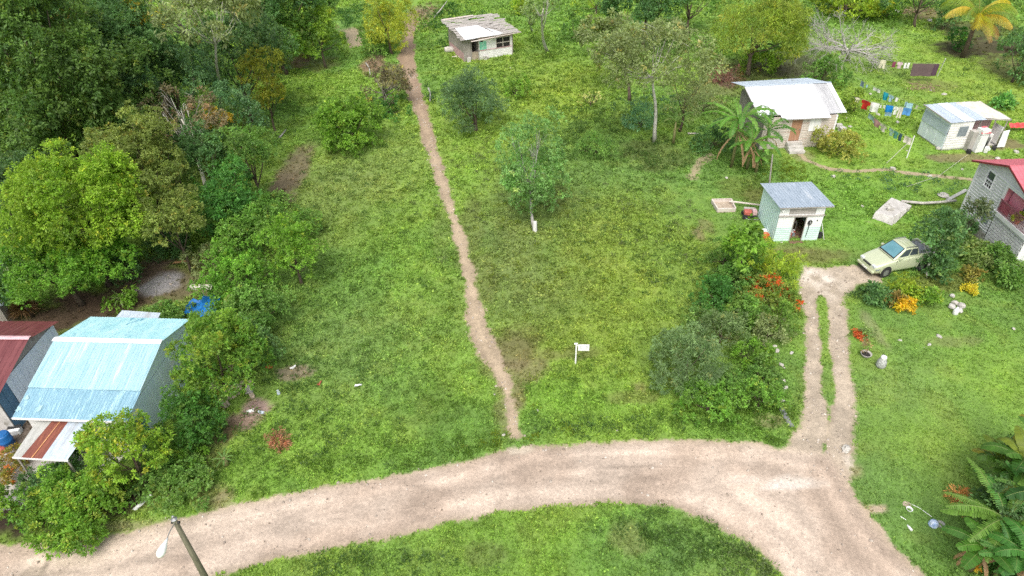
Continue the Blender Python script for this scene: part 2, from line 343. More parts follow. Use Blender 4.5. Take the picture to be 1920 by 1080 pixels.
def np_mesh(name, V, FQ, mat, parent=None, cols=None, extra=None):
    """V (n,3), FQ (m,4)"""
    me = bpy.data.meshes.new(name); n = len(V); m = len(FQ)
    me.vertices.add(n); me.vertices.foreach_set('co', np.ascontiguousarray(V, dtype=np.float32).ravel())
    me.loops.add(m*4); me.loops.foreach_set('vertex_index', np.ascontiguousarray(FQ, dtype=np.int32).ravel())
    me.polygons.add(m); me.polygons.foreach_set('loop_start', np.arange(0, m*4, 4, dtype=np.int32))
    me.update(calc_edges=True)
    if cols is not None:
        a = me.attributes.new('Col', 'FLOAT_COLOR', 'POINT'); c = np.ones((n, 4), np.float32); c[:, :3] = cols; a.data.foreach_set('color', c.ravel())
    for k, val in (extra or {}).items():
        if val.ndim == 2:
            a = me.attributes.new(k, 'FLOAT_COLOR', 'POINT'); c = np.ones((n, 4), np.float32); c[:, :3] = val; a.data.foreach_set('color', c.ravel())
        else:
            a = me.attributes.new(k, 'FLOAT', 'POINT'); a.data.foreach_set('value', val.astype(np.float32))
    me.materials.append(mat); me.validate()
    o = bpy.data.objects.new(name, me); COL.objects.link(o)
    if parent: o.parent = parent
    return o

def unit(a): return a/(np.linalg.norm(a, axis=-1, keepdims=True)+1e-9)

class Leaves:
    """collects many small leaf quads"""
    def __init__(s): s.V = []; s.C = []
    def add(s, p, d, n, L, W, c, mid=.45, droop=0.):
        d = unit(d); side = unit(np.cross(d, n)); L = np.asarray(L).reshape(-1, 1)*np.ones((len(p), 1)); W = np.asarray(W).reshape(-1, 1)*np.ones((len(p), 1))
        nn = np.cross(side, d)
        q = np.stack([p, p+d*L*mid+side*W*.5-nn*W*.10, p+d*L-np.array([0, 0, 1.])*L*droop, p+d*L*mid-side*W*.5-nn*W*.10], 1)
        s.V.append(q.reshape(-1, 3)); s.C.append(np.repeat(np.broadcast_to(c, (len(p), 3)), 4, 0))
    def quads(s, q, c):
        s.V.append(q.reshape(-1, 3)); s.C.append(np.repeat(np.broadcast_to(c, (len(q), 3)), 4, 0))
    def build(s, name, mat, parent=None, off=None):
        V = np.concatenate(s.V); Cc = np.concatenate(s.C)
        if off is not None: V = V-np.array(off)
        F_ = np.arange(len(V)).reshape(-1, 4)
        return np_mesh(name, V, F_, mat, parent, Cc)

LEAF = foliage_mat('leaf_surface')
GRASS = foliage_mat('grass_blade_surface', .6, .3, .2)
BARK = weathered('grey_bark', C(.14,.12,.095), C(.27,.25,.21), C(.36,.35,.31), scale=6, rough=.9, bump=.4)
BARKB = weathered('brown_bark', C(.07,.05,.035), C(.13,.10,.07), None, scale=6, rough=.9, bump=.4)
BARKW = weathered('pale_bark', C(.42,.40,.34), C(.62,.60,.54), C(.30,.27,.22), scale=5, rough=.85, bump=.3, patch=.58, pscale=4)
BARKG = weathered('dead_twig_bark', C(.31,.295,.27), C(.45,.43,.395), None, scale=8, rough=.9)
TERR = terrain_mat()

# ---------------------------------------------------------------- trees
LB = 1.75
def rnd_dirs(n, rng):
    return unit(rng.normal(size=(n, 3)))

def crown(Lv, c, R, rz, pal, rng, style='broad', leaf=.22, nl=None, cover=1.0, dens=1.0):
    """fills an uneven crown: lobes, lesser lobes on them, leaf clumps on those; returns lobe centres"""
    c = np.array(c); A = np.array([R*rng.uniform(.92, 1.1), R*rng.uniform(.92, 1.1), rz])
    if nl is None: nl = int(np.clip(10+R*R*1.6, 9, 46))
    lr = {'broad': .34, 'fine': .33, 'sparse': .25, 'column': .36}[style]
    ph = rng.uniform(0, 6.28, 6); fq = rng.uniform(1.6, 4.2, (6, 3))*rng.choice([-1, 1], (6, 3))
    def env(d):
        return 1+.075*sum(np.sin(d @ fq[k]+ph[k]) for k in range(6))[:, None]
    d = rnd_dirs(nl*4, rng); d = d[d[:, 2] > (-.92 if cover > 1 else -.55)][:nl]
    rad = rng.uniform(.5, .84, (len(d), 1))*env(d); lc = d*rad*A
    lrad = lr*R*rng.uniform(.55, 1.35, len(d))
    if style != 'sparse': lc = np.vstack([lc, [[0, 0, 0]], rnd_dirs(3, rng)*A*.3]); lrad = np.concatenate([lrad, [R*.5], [R*.38]*3])
    zs = min(1., max(.5, rz/R)); sq = np.array([1, 1, zs])
    lcol = rng.normal(1, .09, (len(lc), 1)); lmix = rng.uniform(0, 1, (len(lc), 1))
    # lesser lobes
    sr = np.clip(.36*lrad, leaf*1.5, None); ns = np.maximum(3, (1.7*(lrad/sr)**2).astype(int)); si = np.repeat(np.arange(len(lc)), ns); Ns = len(si)
    outw = unit(lc[si]/A+1e-6); sd = unit(rnd_dirs(Ns, rng)+.7*outw+np.array([0, 0, .3])); sc = lc[si]+sd*lrad[si][:, None]*rng.uniform(.7, 1.08, (Ns, 1))*sq
    spr = rng.uniform(size=Ns) < .09; sc[spr] += sd[spr]*lrad[si][spr][:, None]*rng.uniform(.1, .4, (spr.sum(), 1))
    srd = sr[si]*rng.uniform(.55, 1.35, Ns); keep = (rng.uniform(size=Ns) > (.13 if style != 'sparse' else .3)) & (sc[:, 2]+c[2] > .05); sc, srd, si, sd = sc[keep], srd[keep], si[keep], sd[keep]; Ns = len(sc)
    scol = lcol[si]*rng.normal(1, .13, (Ns, 1)); smix = lmix[si]*.5+rng.uniform(-.2, .5, (Ns, 1)); acc = rng.uniform(size=Ns) < ACC[0]*1.5
    cs = leaf*(2.0 if style != 'fine' else 1.9); w = srd**2; M = int(float(np.sum(4*np.pi*w))/(cs*cs)*.42*dens)+4
    ki = rng.choice(Ns, M, p=w/w.sum()); dd = unit(rnd_dirs(M, rng)+.6*sd[ki]+np.array([0, 0, .3])); cc = sc[ki]+dd*srd[ki][:, None]*rng.uniform(.7, 1.1, (M, 1))
    kp = cc[:, 2]+c[2] > .06; cc, dd, ki = cc[kp], dd[kp], ki[kp]; M = len(cc)
    k = {'broad': 12, 'fine': 14, 'sparse': 10, 'column': 12}[style]
    mixc = np.clip(smix[ki]+rng.uniform(-.2, .3, (M, 1)), 0, 1)
    p1, p2 = C(*pal[0])*LB, C(*pal[1])*LB; ccol = (p1*(1-mixc)+p2*mixc)*scol[ki]*rng.normal(1, .10, (M, 1))
    old = rng.uniform(size=M) < .05; ccol[old] = ccol[old]*np.array([1.5, 1.1, 1.0])
    if len(pal) > 2:
        s_ = acc[ki] & (rng.uniform(size=M) < .6); ccol[s_] = C(*pal[2])*LB*rng.normal(1, .15, (s_.sum(), 1))
    ci = np.repeat(np.arange(M), k)
    ld = unit(dd[ci]*.75+rng.normal(size=(M*k, 3))*.75); ld[:, 2] -= .12
    pos = cc[ci]+ld*leaf*rng.uniform(0, .75, (M*k, 1))+c
    up_ = unit(np.array([0, -.2, 1.])+.7*dd[ci]+.4*rng.normal(size=(M*k, 3)))
    Ls = leaf*rng.uniform(.55, 1.3, M*k); Wf = {'broad': .5, 'fine': .2, 'sparse': .4, 'column': .36}[style]
    col = ccol[ci]*rng.normal(1, .17, (M*k, 1)); col = np.clip(col, .004, .8)
    Lv.add(pos, ld, up_, Ls, Ls*Wf*rng.uniform(.8, 1.2, M*k), col, droop=.12)
    return lc[:len(d)]+c, lrad[:len(d)]

TREE_ID = [0]; ACC = [.10]
def tree(name, label, cat, cx, cy, rx, ry, zc, pal, style='broad', base=None, bark=None, leaf=None, group=None, tr=None, nl=None, dens=1., lean=None, limbs=7, accent=None, cover=1.):
    TREE_ID[0] += 1; rng = np.random.default_rng(100+TREE_ID[0]*7)
    for _ in range(6):
        c = G(cx, cy, zc); dp = depth(c); R = rx*dp/F; W = ry*dp/F
        v = c-CP; el = math.asin(-v[2]/np.linalg.norm(v))
        rz = math.sqrt(max((W**2-(R*math.sin(el))**2), .04*R*R))/math.cos(el); rz = min(max(rz, .5*R), 1.7*R)
        if zc-rz*1.05 < .05 and not (zc >= rz): zc = rz*1.02
        else: break
    c = G(cx, cy, zc); dp = depth(c); R = rx*dp/F
    low = any(k in name for k in ('bush','shrub','plant'))
    if low:
        zc = rz*.72; c = G(cx, cy+ry*.04, zc); dp = depth(c); R = rx*dp/F*1.0; rz *= 1.0
    b = np.array([c[0], c[1], 0.]) if base is None else G(*base)
    root = thing(name, label, cat, b, 0, group)
    if leaf is None: leaf = max(.17, 2.9*dp/(F*.5333))*(.78 if style != 'fine' else .72)
    a0 = ACC[0]; ACC[0] = accent or a0
    Lv = Leaves(); lcs, lrs = crown(Lv, c, R, rz, pal, rng, style, leaf, nl, cover, dens)
    ACC[0] = a0; Lv.build('crown', LEAF, root, b)
    tr = tr or max(.05, min(.32, R*.05)); mb = MB(); cl = Vector(c-b)
    top = cl*.78 if style != 'sparse' else cl*.95
    n = 6; pts = []
    for i in range(n+1):
        t = i/n; p = Vector((0, 0, -.05)).lerp(top, t); w = math.sin(t*math.pi)*.06*cl.length
        if lean: w = math.sin(t*math.pi)*lean
        pts.append(p+Vector((w*math.cos(TREE_ID[0]), w*math.sin(TREE_ID[0])*.5, 0))+Vector((math.sin(t*9+TREE_ID[0])*.02*cl.length*t, 0, 0)))
    rr = [tr*(1.25-.75*i/n) for i in range(n+1)]; rr[0] = tr*1.5
    mb.tube(pts, rr, 8)
    order = rng.permutation(len(lcs))[:limbs]; kmin = 5 if name == 'tall_tree' else 3
    for j in order:
        k0 = int(rng.integers(kmin, n)); a = pts[k0]; e = Vector(lcs[j]-b); m = a.lerp(e, .5)+Vector((0, 0, -.08*(e-a).length))
        mb.tube([a, m, e], [rr[k0]*.6, rr[k0]*.4, rr[k0]*.14], 6)
        if style == 'sparse':
            for _ in range(4):
                q = e+Vector(rng.normal(size=3)*lrs[j]*.7); mb.tube([m.lerp(e, .5), q.lerp(e, .4)+Vector((0,0,.1)), q], [rr[k0]*.2, rr[k0]*.12, .008], 4)
    mb.build('trunk', bark or BARKB, root, smooth=True)
    return root

def twigs(mb, p, d, L, r, depth_, rng, spread=.6, nb=3):
    """recursive bare branches"""
    d = unit(d); q = p+d*L; m = (p+q)/2+rng.normal(size=3)*L*.07
    mb.tube([p, m, q], [max(.009, a*r) for a in (1, .8, .6)], 5 if depth_ > 3 else 3, cap=False)
    if depth_ <= 0: return
    for k in range(nb):
        nd = unit(d+rng.normal(size=3)*spread); s = rng.uniform(.45, 1); twigs(mb, p+(q-p)*s, nd, L*rng.uniform(.55, .85), r*.55, depth_-1, rng, spread, nb)

# palettes (leaf albedo: two tones, then an occasional accent)
P_bright = [(.09,.165,.016),(.16,.24,.03)]; P_lime = [(.078,.165,.016),(.135,.235,.032)]; P_olive = [(.088,.128,.026),(.158,.195,.05)]
P_dkolive = [(.045,.096,.020),(.095,.158,.032)]; P_dark = [(.044,.104,.032),(.082,.160,.050)]; P_bluish = [(.045,.105,.042),(.095,.17,.07)]
P_mid = [(.066,.145,.026),(.118,.20,.045)]; P_pale = [(.10,.16,.05),(.17,.23,.085)]; P_greyg = [(.115,.15,.055),(.18,.22,.095)]
P_yel = [(.16,.20,.016),(.25,.28,.035)]; P_yo = [(.22,.15,.015),(.34,.24,.02)]; P_brown = [(.105,.09,.05),(.16,.14,.08),(.20,.13,.07)]
P_ygreen = [(.13,.21,.014),(.23,.29,.03)]; P_emer = [(.035,.11,.02),(.065,.165,.032)]; P_fine = [(.078,.135,.05),(.135,.20,.085)]
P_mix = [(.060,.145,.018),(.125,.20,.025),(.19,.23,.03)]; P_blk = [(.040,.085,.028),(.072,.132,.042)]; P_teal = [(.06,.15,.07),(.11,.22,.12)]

# ---------------------------------------------------------------- terrain
def height(x, y): return (fbm(x, y, 9., 61, 3)-.5)*.16

def build_terrain():
    s = .2; X0, X1, Y0, Y1 = -62., 66., 11., 90.
    xs = np.arange(X0, X1+.01, s); ys = np.arange(Y0, Y1+.01, s); nx, ny = len(xs), len(ys)
    X, Y = np.meshgrid(xs, ys); x = X.ravel(); y = Y.ravel()
    # finer work near the camera is done by the shader's own noise
    road, dr, mr, md, mp, ms = dirt_maps(x, y)
    col = lawn_colour(x, y); dc = dirt_colour(x, y, mr, md, mp, ms, road); dirt = np.clip(np.maximum.reduce([mr, md, mp, ms]), 0, 1)
    z = height(x, y)*(1-.7*dirt)-.03*dirt+.02*fbm(x, y, .6, 71, 2)
    V = np.stack([x, y, z], 1); idx = np.arange(nx*ny).reshape(ny, nx)
    Q = np.stack([idx[:-1, :-1], idx[:-1, 1:], idx[1:, 1:], idx[1:, :-1]], -1).reshape(-1, 4)
    fr = mr[Q].mean(1); fd = md[Q].mean(1); fp = np.maximum(mp[Q].mean(1), ms[Q].mean(1)*1.0)
    cls = np.zeros(len(Q), int); cls[fp > .4] = 3; cls[fd > .5] = 2; cls[fr > .5] = 1
    for k, nm in ((0, 'ground'), (1, 'road'), (2, 'driveway'), (3, 'path')):
        q = Q[cls == k]; u, inv = np.unique(q, return_inverse=True)
        o = np_mesh(nm, V[u], inv.reshape(-1, 4), TERR, None, col[u], {'DirtCol': dc[u], 'Dirt': dirt[u]})
        o.data.polygons.foreach_set('use_smooth', np.ones(len(q), bool)); tag(o, kind='structure')
    # the rest of the land out to the horizon, round the fine sheet
    gx = np.concatenate([[-900, -500, -300, -200, -150, -120, -100, -85, -72], [X0, xs[-1]], [72, 85, 100, 120, 150, 200, 300, 500, 900]])
    gy = np.concatenate([[-700, -300, -120, -60, -30, -10, 0], [Y0, ys[-1]], [94, 98, 103, 110, 120, 135, 155, 180, 220, 300, 500, 900, 1500]])
    gx = np.sort(np.concatenate([gx, np.arange(-60, 64, 4.)])); gy = np.sort(np.concatenate([gy, np.arange(15, 88, 4.)]))
    X, Y = np.meshgrid(gx, gy); x = X.ravel(); y = Y.ravel(); nx, ny = len(gx), len(gy)
    road, dr, mr, md, mp, ms = dirt_maps(x, y); dirt = np.maximum.reduce([mr, md, mp, ms]); col = lawn_colour(x, y); dc = dirt_colour(x, y, mr, md, mp, ms, road)
    V = np.stack([x, y, np.full(len(x), -.01)], 1); idx = np.arange(nx*ny).reshape(ny, nx)
    Q = np.stack([idx[:-1, :-1], idx[:-1, 1:], idx[1:, 1:], idx[1:, :-1]], -1).reshape(-1, 4)
    m = V[Q].mean(1); keep = ~((m[:, 0] > X0) & (m[:, 0] < xs[-1]) & (m[:, 1] > Y0) & (m[:, 1] < ys[-1])); Q = Q[keep]
    u, inv = np.unique(Q, return_inverse=True)
    tag(np_mesh('terrain', V[u], inv.reshape(-1, 4), TERR, None, col[u], {'DirtCol': dc[u], 'Dirt': dirt[u]}), kind='structure')
build_terrain()

# ---------------------------------------------------------------- grass
def in_view(x, y, mx=60):
    p = np.stack([x, y, np.zeros_like(x)], 1)-CP; w = p @ fwd; u = 960+F*(p @ rt)/w; v = 540-F*(p @ up)/w
    return (w > 1) & (u > -mx) & (u < 1920+mx) & (v > -mx) & (v < 1080+mx*2)

MOWN = [(1640,700,5,9),(1800,700,7,8),(1800,900,6,5),(1700,120,14,14),(1800,330,8,6),(1600,290,8,5),(1560,450,7,3),(1350,400,4,5)]
def build_grass():
    rng = np.random.default_rng(5); Lv = Leaves()
    wide = 380
    for (ya, yb, dens, sz) in ((8, 24, 62, .8), (24, 34, 46, .92), (34, 46, 30, 1.1), (46, 60, 19, 1.35), (60, 80, 11, 1.8), (80, 108, 6, 2.4)):
        w = yb*1.05+8; n = int(2*w*(yb-ya)*dens*1.15); x = rng.uniform(-w, w, n); y = rng.uniform(ya, yb, n)
        m = in_view(x, y, wide if ya > 20 else 500) & ((rng.uniform(size=n) < .5) | in_view(x, y)); x = x[m]; y = y[m]
        road, dr, mr, md, mp, ms = dirt_maps(x, y); dirt = np.maximum.reduce([mr, md, mp, ms]); bare = patch_bare(x, y)
        tall = fbm(x, y, 1.3, 81, 3)
        short = np.zeros(len(x))
        for (px, py, a, b) in MOWN:
            g = G(px, py); short = np.maximum(short, smooth(1.3, .6, np.hypot((x-g[0])/a, (y-g[1])/b)))
        keep = (dirt+rng.normal(0, .13, len(x)) < .42) & (rng.uniform(size=len(x)) > bare*.92) & (rng.uniform(size=len(x)) < .6+.6*tall)
        x, y, tall, short = x[keep], y[keep], tall[keep], short[keep]; n = len(x)
        col = lawn_colour(x, y); z = height(x, y)
        k = 5; ci = np.repeat(np.arange(n), k); N = n*k
        p = np.stack([x[ci]+rng.normal(0, .05*sz, N), y[ci]+rng.normal(0, .05*sz, N), z[ci]+.0], 1)
        hgt = (.65+.70*tall[ci])*np.where(y[ci] > 44, .8, 1.)*(1-.45*short[ci])
        d = np.stack([rng.normal(size=N), rng.normal(size=N), rng.uniform(.35, 1.5, N)], 1)
        # every third tuft is a broad-leaved weed
        weed = (fbm(x, y, .9, 91, 2) > .53)[ci] & (rng.uniform(size=N) < .7) & (short[ci] < .6)
        L = .20*sz*hgt*rng.uniform(.6, 1.3, N); W = np.where(weed, .10, .055)*sz*rng.uniform(.7, 1.3, N); L = np.where(weed, L*.85, L)
        p[:, 2] += np.where(weed, .08*hgt*rng.uniform(0, 1, N), 0)
        c = (col*rng.normal(1.06, .12, (n, 1)))[ci]*rng.normal(1.05, .2, (N, 1))*np.array([1., 1.02, .9]); pick = rng.uniform(size=N) < .10
        c[pick] = c[pick]*np.array([1.5, 1.3, 1.3]); c = np.clip(c, .004, .7)
        upv = unit(np.array([0, 0, 1.])+rng.normal(size=(N, 3))*.45)
        Lv.add(p, d, upv, L, W, c, droop=.1)
    o = Lv.build('grass', GRASS); tag(o, 'rough green grass and low weeds over the whole plot', 'grass', kind='stuff')
build_grass()

def build_groundcover():
    """knee-high mixed weeds that thicken some parts of the plot"""
    rng = np.random.default_rng(15); Lv = Leaves()
    A = [(1150,300,6,7,80,P_mid),(1100,230,4,5,90,P_mid),(1240,300,3,3,60,P_mid),(1030,370,2.5,4,25,P_mid),(1060,260,3,4,70,P_mid),(1250,530,2.5,3,40,P_mid),(1230,420,4,5,60,P_greyg),(1350,1010,2.4,1.4,60,P_mid),(1250,1000,3,1.2,80,P_mid),
         (1330,785,4,.9,90,P_lime),(1400,770,2.5,1.0,70,P_lime),(1410,1050,1.4,.8,50,P_pale),(700,1060,3,.8,50,P_mid),(470,880,3,1.4,50,P_lime),(600,700,2,2,30,P_mid),(560,620,3,5,60,P_mid),
         (860,60,3,8,70,P_emer),(830,30,3,7,60,P_emer),(660,30,3,6,50,P_emer),(720,190,2,2,40,P_emer),(530,200,3,8,60,P_mid),(800,190,.6,5,40,P_dark),(1060,90,5,7,60,P_lime),(1420,330,2,2,40,P_lime),(1480,320,2,2,50,P_ygreen),
         (1700,345,3,1.5,50,P_teal),(1300,120,5,10,120,P_greyg),(1210,60,4,8,80,P_mid),(700,480,7,12,170,P_lime),(620,640,5,6,90,P_mid),(1060,520,7,10,150,P_ygreen),(1150,700,5,4,60,P_lime),(700,330,6,9,90,P_mid),(980,180,8,9,130,P_lime),(780,820,4,2,50,P_lime),(900,330,3,9,70,P_greyg),(1300,480,2,4,50,P_mid),(1150,420,4,6,70,P_mid),(560,820,5,2,60,P_mid),(1600,330,8,4,50,P_lime),(1690,130,12,9,60,P_mid),(1620,30,7,5,120,P_lime),(1750,10,8,4,90,P_emer),(1380,700,2.5,3,80,P_mid),(1480,560,.5,3,30,P_lime),(400,640,3,4,60,P_mid),(480,560,3,4,60,P_mid),
         (960,830,2,.5,18,P_ygreen),(880,845,3,.6,30,P_lime),(640,880,4,.8,40,P_lime),(1120,800,4,.6,50,P_mid),(1440,830,1.5,.4,30,P_lime),(1230,200,3,3,50,P_teal),(1610,550,.8,.6,20,P_dark)]
    for (px, py, a, b, n, pal) in A:
        n = int(n*.75)
        g = G(px, py); x = g[0]+rng.normal(0, a*.6, n); y = g[1]+rng.normal(0, b*.6, n)
        ok = in_view(x, y, 30); road, dr, mr, md, mp, ms = dirt_maps(x, y); ok &= np.maximum.reduce([mr, md, mp]) < .15; x = x[ok]; y = y[ok]; n = len(x)
        if not n: continue
        sc = max(1., float(g[1])/45); k = 34; ci = np.repeat(np.arange(n), k); N = n*k; r = rng.uniform(.18, .42, n)[ci]*sc
        d = rnd_dirs(N, rng); d[:, 2] = np.abs(d[:, 2])*.9+.1
        p = np.stack([x[ci], y[ci], height(x, y)[ci]], 1)+d*r[:, None]*rng.uniform(.3, 1, (N, 1))
        t = np.clip(rng.uniform(0, 1, (n, 1))[ci]*.6+rng.uniform(-.2, .6, (N, 1)), 0, 1); c = (C(*pal[0])*(1-t)+C(*pal[1])*t)*rng.normal(1, .18, (N, 1))
        Lv.add(p, d+rng.normal(size=(N, 3))*.4, unit(np.array([0, 0, 1.])+.6*rng.normal(size=(N, 3))), .13*sc*rng.uniform(.6, 1.4, N), .055*sc*rng.uniform(.7, 1.3, N), np.clip(c, .004, .7), droop=.1)
    o = Lv.build('ground_cover', LEAF); tag(o, 'knee high leafy weeds thickening parts of the grass', 'weeds', kind='stuff')
build_groundcover()

def build_gravel():
    """loose stones and crumbs on the road, the driveway and the footpath"""
    rng = np.random.default_rng(33); V = []; Q = []; Cc = []
    n = 90000; y = 12+rng.uniform(0, 1, n)**1.5*62; x = rng.uniform(-30, 45, n); ok = in_view(x, y, 20); x, y = x[ok], y[ok]
    road, dr, mr, md, mp, ms = dirt_maps(x, y); pr = np.maximum.reduce([mr*.35*(.25+smooth(-1.4, -.1, road)), md*.9, mp*.8])*smooth(.35, .62, fbm(x, y, 1.1, 55, 3)); ok = rng.uniform(size=len(x)) < pr; x, y = x[ok], y[ok]; n = len(x)
    s = rng.gamma(2., .010, n)*(1+y/45)+.010; s = np.clip(s, .012, .085); z = height(x, y)*.3-.03
    base = np.array([(1,0,0),(0,1,0),(-1,0,0),(0,-1,0),(.45,.45,.8),(-.45,.45,.8),(-.45,-.45,.8),(.45,-.45,.8)])
    a = rng.uniform(0, 6.28, n); ca, sa = np.cos(a), np.sin(a); bx = base[None, :, 0]*rng.uniform(.7, 1.3, (n, 1)); by = base[None, :, 1]*rng.uniform(.6, 1.1, (n, 1))
    P = np.stack([x[:, None]+(bx*ca[:, None]-by*sa[:, None])*s[:, None], y[:, None]+(bx*sa[:, None]+by*ca[:, None])*s[:, None], z[:, None]+base[None, :, 2]*s[:, None]*.9+.012], 2).reshape(-1, 3)
    f = np.array([(4,5,6,7),(0,1,5,4),(1,2,6,5),(2,3,7,6),(3,0,4,7)]); F_ = (np.arange(n)[:, None, None]*8+f[None]).reshape(-1, 4)
    t = rng.uniform(0, 1, (n, 1)); c = (np.array([[.22,.17,.13]])*(1-t)+np.array([[.58,.52,.45]])*t)
    m, nt, N, L = new_mat('loose_stone'); o = N.new('ShaderNodeOutputMaterial'); b = N.new('ShaderNodeBsdfPrincipled'); b.inputs['Roughness'].default_value = .95; at = N.new('ShaderNodeAttribute'); at.attribute_name = 'Col'; L.new(at.outputs['Color'], b.inputs['Base Color']); L.new(b.outputs[0], o.inputs[0])
    tag(np_mesh('gravel', P, F_, m, None, np.repeat(c, 8, 0)), 'loose stones scattered over the dirt road and driveway', 'gravel', kind='stuff')
build_gravel()

# ---------------------------------------------------------------- the wood and the single trees
WOOD = 'trees of the wood beside the plot'
T = tree
T('broadleaf_tree','huge dark olive tree filling the far left of the wood','tree',85,190,165,185,8.0,P_dkolive,group=WOOD,nl=60,leaf=.24)
T('broadleaf_tree','tall bright yellow-green tree standing behind the blue roof','tree',140,395,100,118,5.6,[(.10,.19,.014),(.19,.28,.03)],group=WOOD,nl=60)
T('broadleaf_tree','lower green tree against the foot of the bright yellow-green one','tree',118,500,95,66,2.9,[(.06,.15,.014),(.11,.22,.025)],group=WOOD,nl=36)
T('broadleaf_tree','olive brown round-headed tree beside the bright yellow-green one','tree',262,305,78,82,6.4,P_olive,group=WOOD,nl=44,dens=1.1)
T('broadleaf_tree','lower olive brown tree above the grey gravel patch','tree',318,400,52,68,4.5,P_olive,group=WOOD,nl=30)
T('broadleaf_tree','deep green tree whose top carries sprays of yellow blossom','tree',225,105,105,88,9.0,P_dark,group=WOOD,nl=40)
T('flowering_tree','yellow flowering tree poking out above the dark wood','tree',268,44,42,30,11.,[(.06,.11,.02),(.11,.16,.03),(.40,.32,.03)],group=WOOD,nl=12,accent=.3)
T('flowering_tree','orange tinged tree top behind the huge dark olive tree','tree',130,32,26,24,12.,[(.09,.10,.03),(.13,.13,.04),(.24,.15,.03)],group=WOOD,nl=9,accent=.3)
T('broadleaf_tree','grey-green tree with fine clumps below the tall bare trunk','tree',322,140,62,52,7.5,P_bluish,group=WOOD,nl=24)
T('broadleaf_tree','pale bluish green tree between dark olive and olive brown crowns','tree',215,218,52,46,6.5,P_bluish,group=WOOD,nl=20)
T('broadleaf_tree','small bluish green tree over the olive brown crown','tree',258,165,36,38,8.,P_bluish,group=WOOD,nl=14)
T('tall_tree','tall thin-crowned tree with a long pale bare trunk','tree',388,32,98,42,12.,P_greyg,'sparse',base=(404,232),bark=BARKW,group=WOOD,nl=30,tr=.13,limbs=9,dens=1.7,leaf=.3)
T('tall_tree','second pale trunked tree behind the tall thin-crowned one','tree',330,25,60,40,11.,P_greyg,'sparse',base=(358,190),bark=BARK,group=WOOD,nl=12,tr=.18)
T('vine_covered_tree','half dead brown tree with bare twigs in the wood','tree',340,215,66,52,6.5,P_brown,'sparse',bark=BARKW,group=WOOD,nl=18,leaf=.2,dens=1.4,limbs=12)
T('broadleaf_tree','small orange-yellow tree beside the half dead brown one','tree',402,222,24,28,6.,[(.20,.17,.015),(.32,.22,.02)],bark=BARKW,base=(405,330),group=WOOD,nl=10)
T('broadleaf_tree','dark blue-green tree under the small orange-yellow one','tree',388,295,44,52,4.8,P_dark,group=WOOD,nl=20)
T('broadleaf_tree','mid green tree with feathery clumps next to the yellow-green column','tree',440,215,44,52,5.6,P_bluish,group=WOOD,nl=18)
T('broadleaf_tree','fresh green tree below the feathery mid green one','tree',462,285,56,50,4.6,P_mid,group=WOOD,nl=20)
T('broadleaf_tree','saturated emerald tree over the bare earth patch','tree',425,345,50,44,4.0,P_emer,group=WOOD,nl=18)
T('broadleaf_tree','low emerald shrub at the edge of the gravel yard','shrub',415,410,46,40,2.6,P_emer,group=WOOD,nl=16)
T('columnar_tree','narrow yellow-green column-shaped tree by the grass','tree',497,160,42,72,5.0,[(.105,.125,.012),(.19,.20,.02)],'column',group=WOOD,nl=18)
T('broadleaf_tree','dark green tree behind the bright lime one at the top','tree',520,55,62,48,4.8,P_mid,group=WOOD,nl=20)
T('broadleaf_tree','bright lime green tree at the wood edge above red soil','tree',600,66,42,40,3.6,P_bright,group=WOOD,nl=16)
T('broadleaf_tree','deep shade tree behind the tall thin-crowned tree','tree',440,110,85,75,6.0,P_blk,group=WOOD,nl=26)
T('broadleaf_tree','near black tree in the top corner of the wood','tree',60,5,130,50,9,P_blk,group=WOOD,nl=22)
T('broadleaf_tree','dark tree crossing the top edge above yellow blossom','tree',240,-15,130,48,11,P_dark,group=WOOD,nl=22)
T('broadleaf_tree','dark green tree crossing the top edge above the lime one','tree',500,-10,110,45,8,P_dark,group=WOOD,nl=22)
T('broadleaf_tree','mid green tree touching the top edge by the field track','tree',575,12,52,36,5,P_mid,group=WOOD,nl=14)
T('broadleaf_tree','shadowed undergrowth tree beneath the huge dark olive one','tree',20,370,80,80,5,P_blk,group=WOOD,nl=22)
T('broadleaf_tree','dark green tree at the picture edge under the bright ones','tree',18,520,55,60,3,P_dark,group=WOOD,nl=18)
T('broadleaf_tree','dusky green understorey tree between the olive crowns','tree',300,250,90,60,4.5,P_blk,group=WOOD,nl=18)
T('bush','dark round shrub by the gravel patch and brown soil','bush',235,500,38,46,1.9,P_dark,group=WOOD,nl=14)
T('bush','dark shrub at the foot of the lower olive brown tree','bush',310,455,40,32,1.7,P_dark,group=WOOD,nl=12)

HEDGE = 'bushes along the boundary of the plot'
T('bush','tall loose green bush at the upper end of the boundary row','bush',500,418,82,62,2.8,[(.065,.15,.022),(.11,.20,.035)],group=HEDGE,nl=22)
T('bush','pale green bush arching over the boundary below the bare earth','bush',478,382,52,40,3.4,[(.08,.15,.03),(.13,.21,.05)],group=HEDGE,nl=14)
T('broadleaf_tree','large-leaved light green tree leaning over the grass','tree',550,470,56,54,2.6,P_lime,group=HEDGE,nl=18)
T('bush','green bush between the gravel yard and the grass','bush',452,520,66,62,2.4,[(.07,.17,.018),(.12,.23,.03)],group=HEDGE,nl=18)
T('bush','dark stemmed bush in the middle of the boundary row','bush',490,572,52,56,2.0,P_mid,group=HEDGE,nl=14)
T('bush','green bush just beside the blue sheet','bush',458,618,48,46,2.0,P_mid,group=HEDGE,nl=14)
T('bush','pale bluish bush below the blue sheet','bush',478,650,46,56,1.8,[(.06,.13,.035),(.11,.19,.06)],group=HEDGE,nl=14)
T('broadleaf_tree','broad leafy tree covering the wall of the blue roofed house','tree',410,674,78,76,2.4,P_mix,group=HEDGE,nl=36)
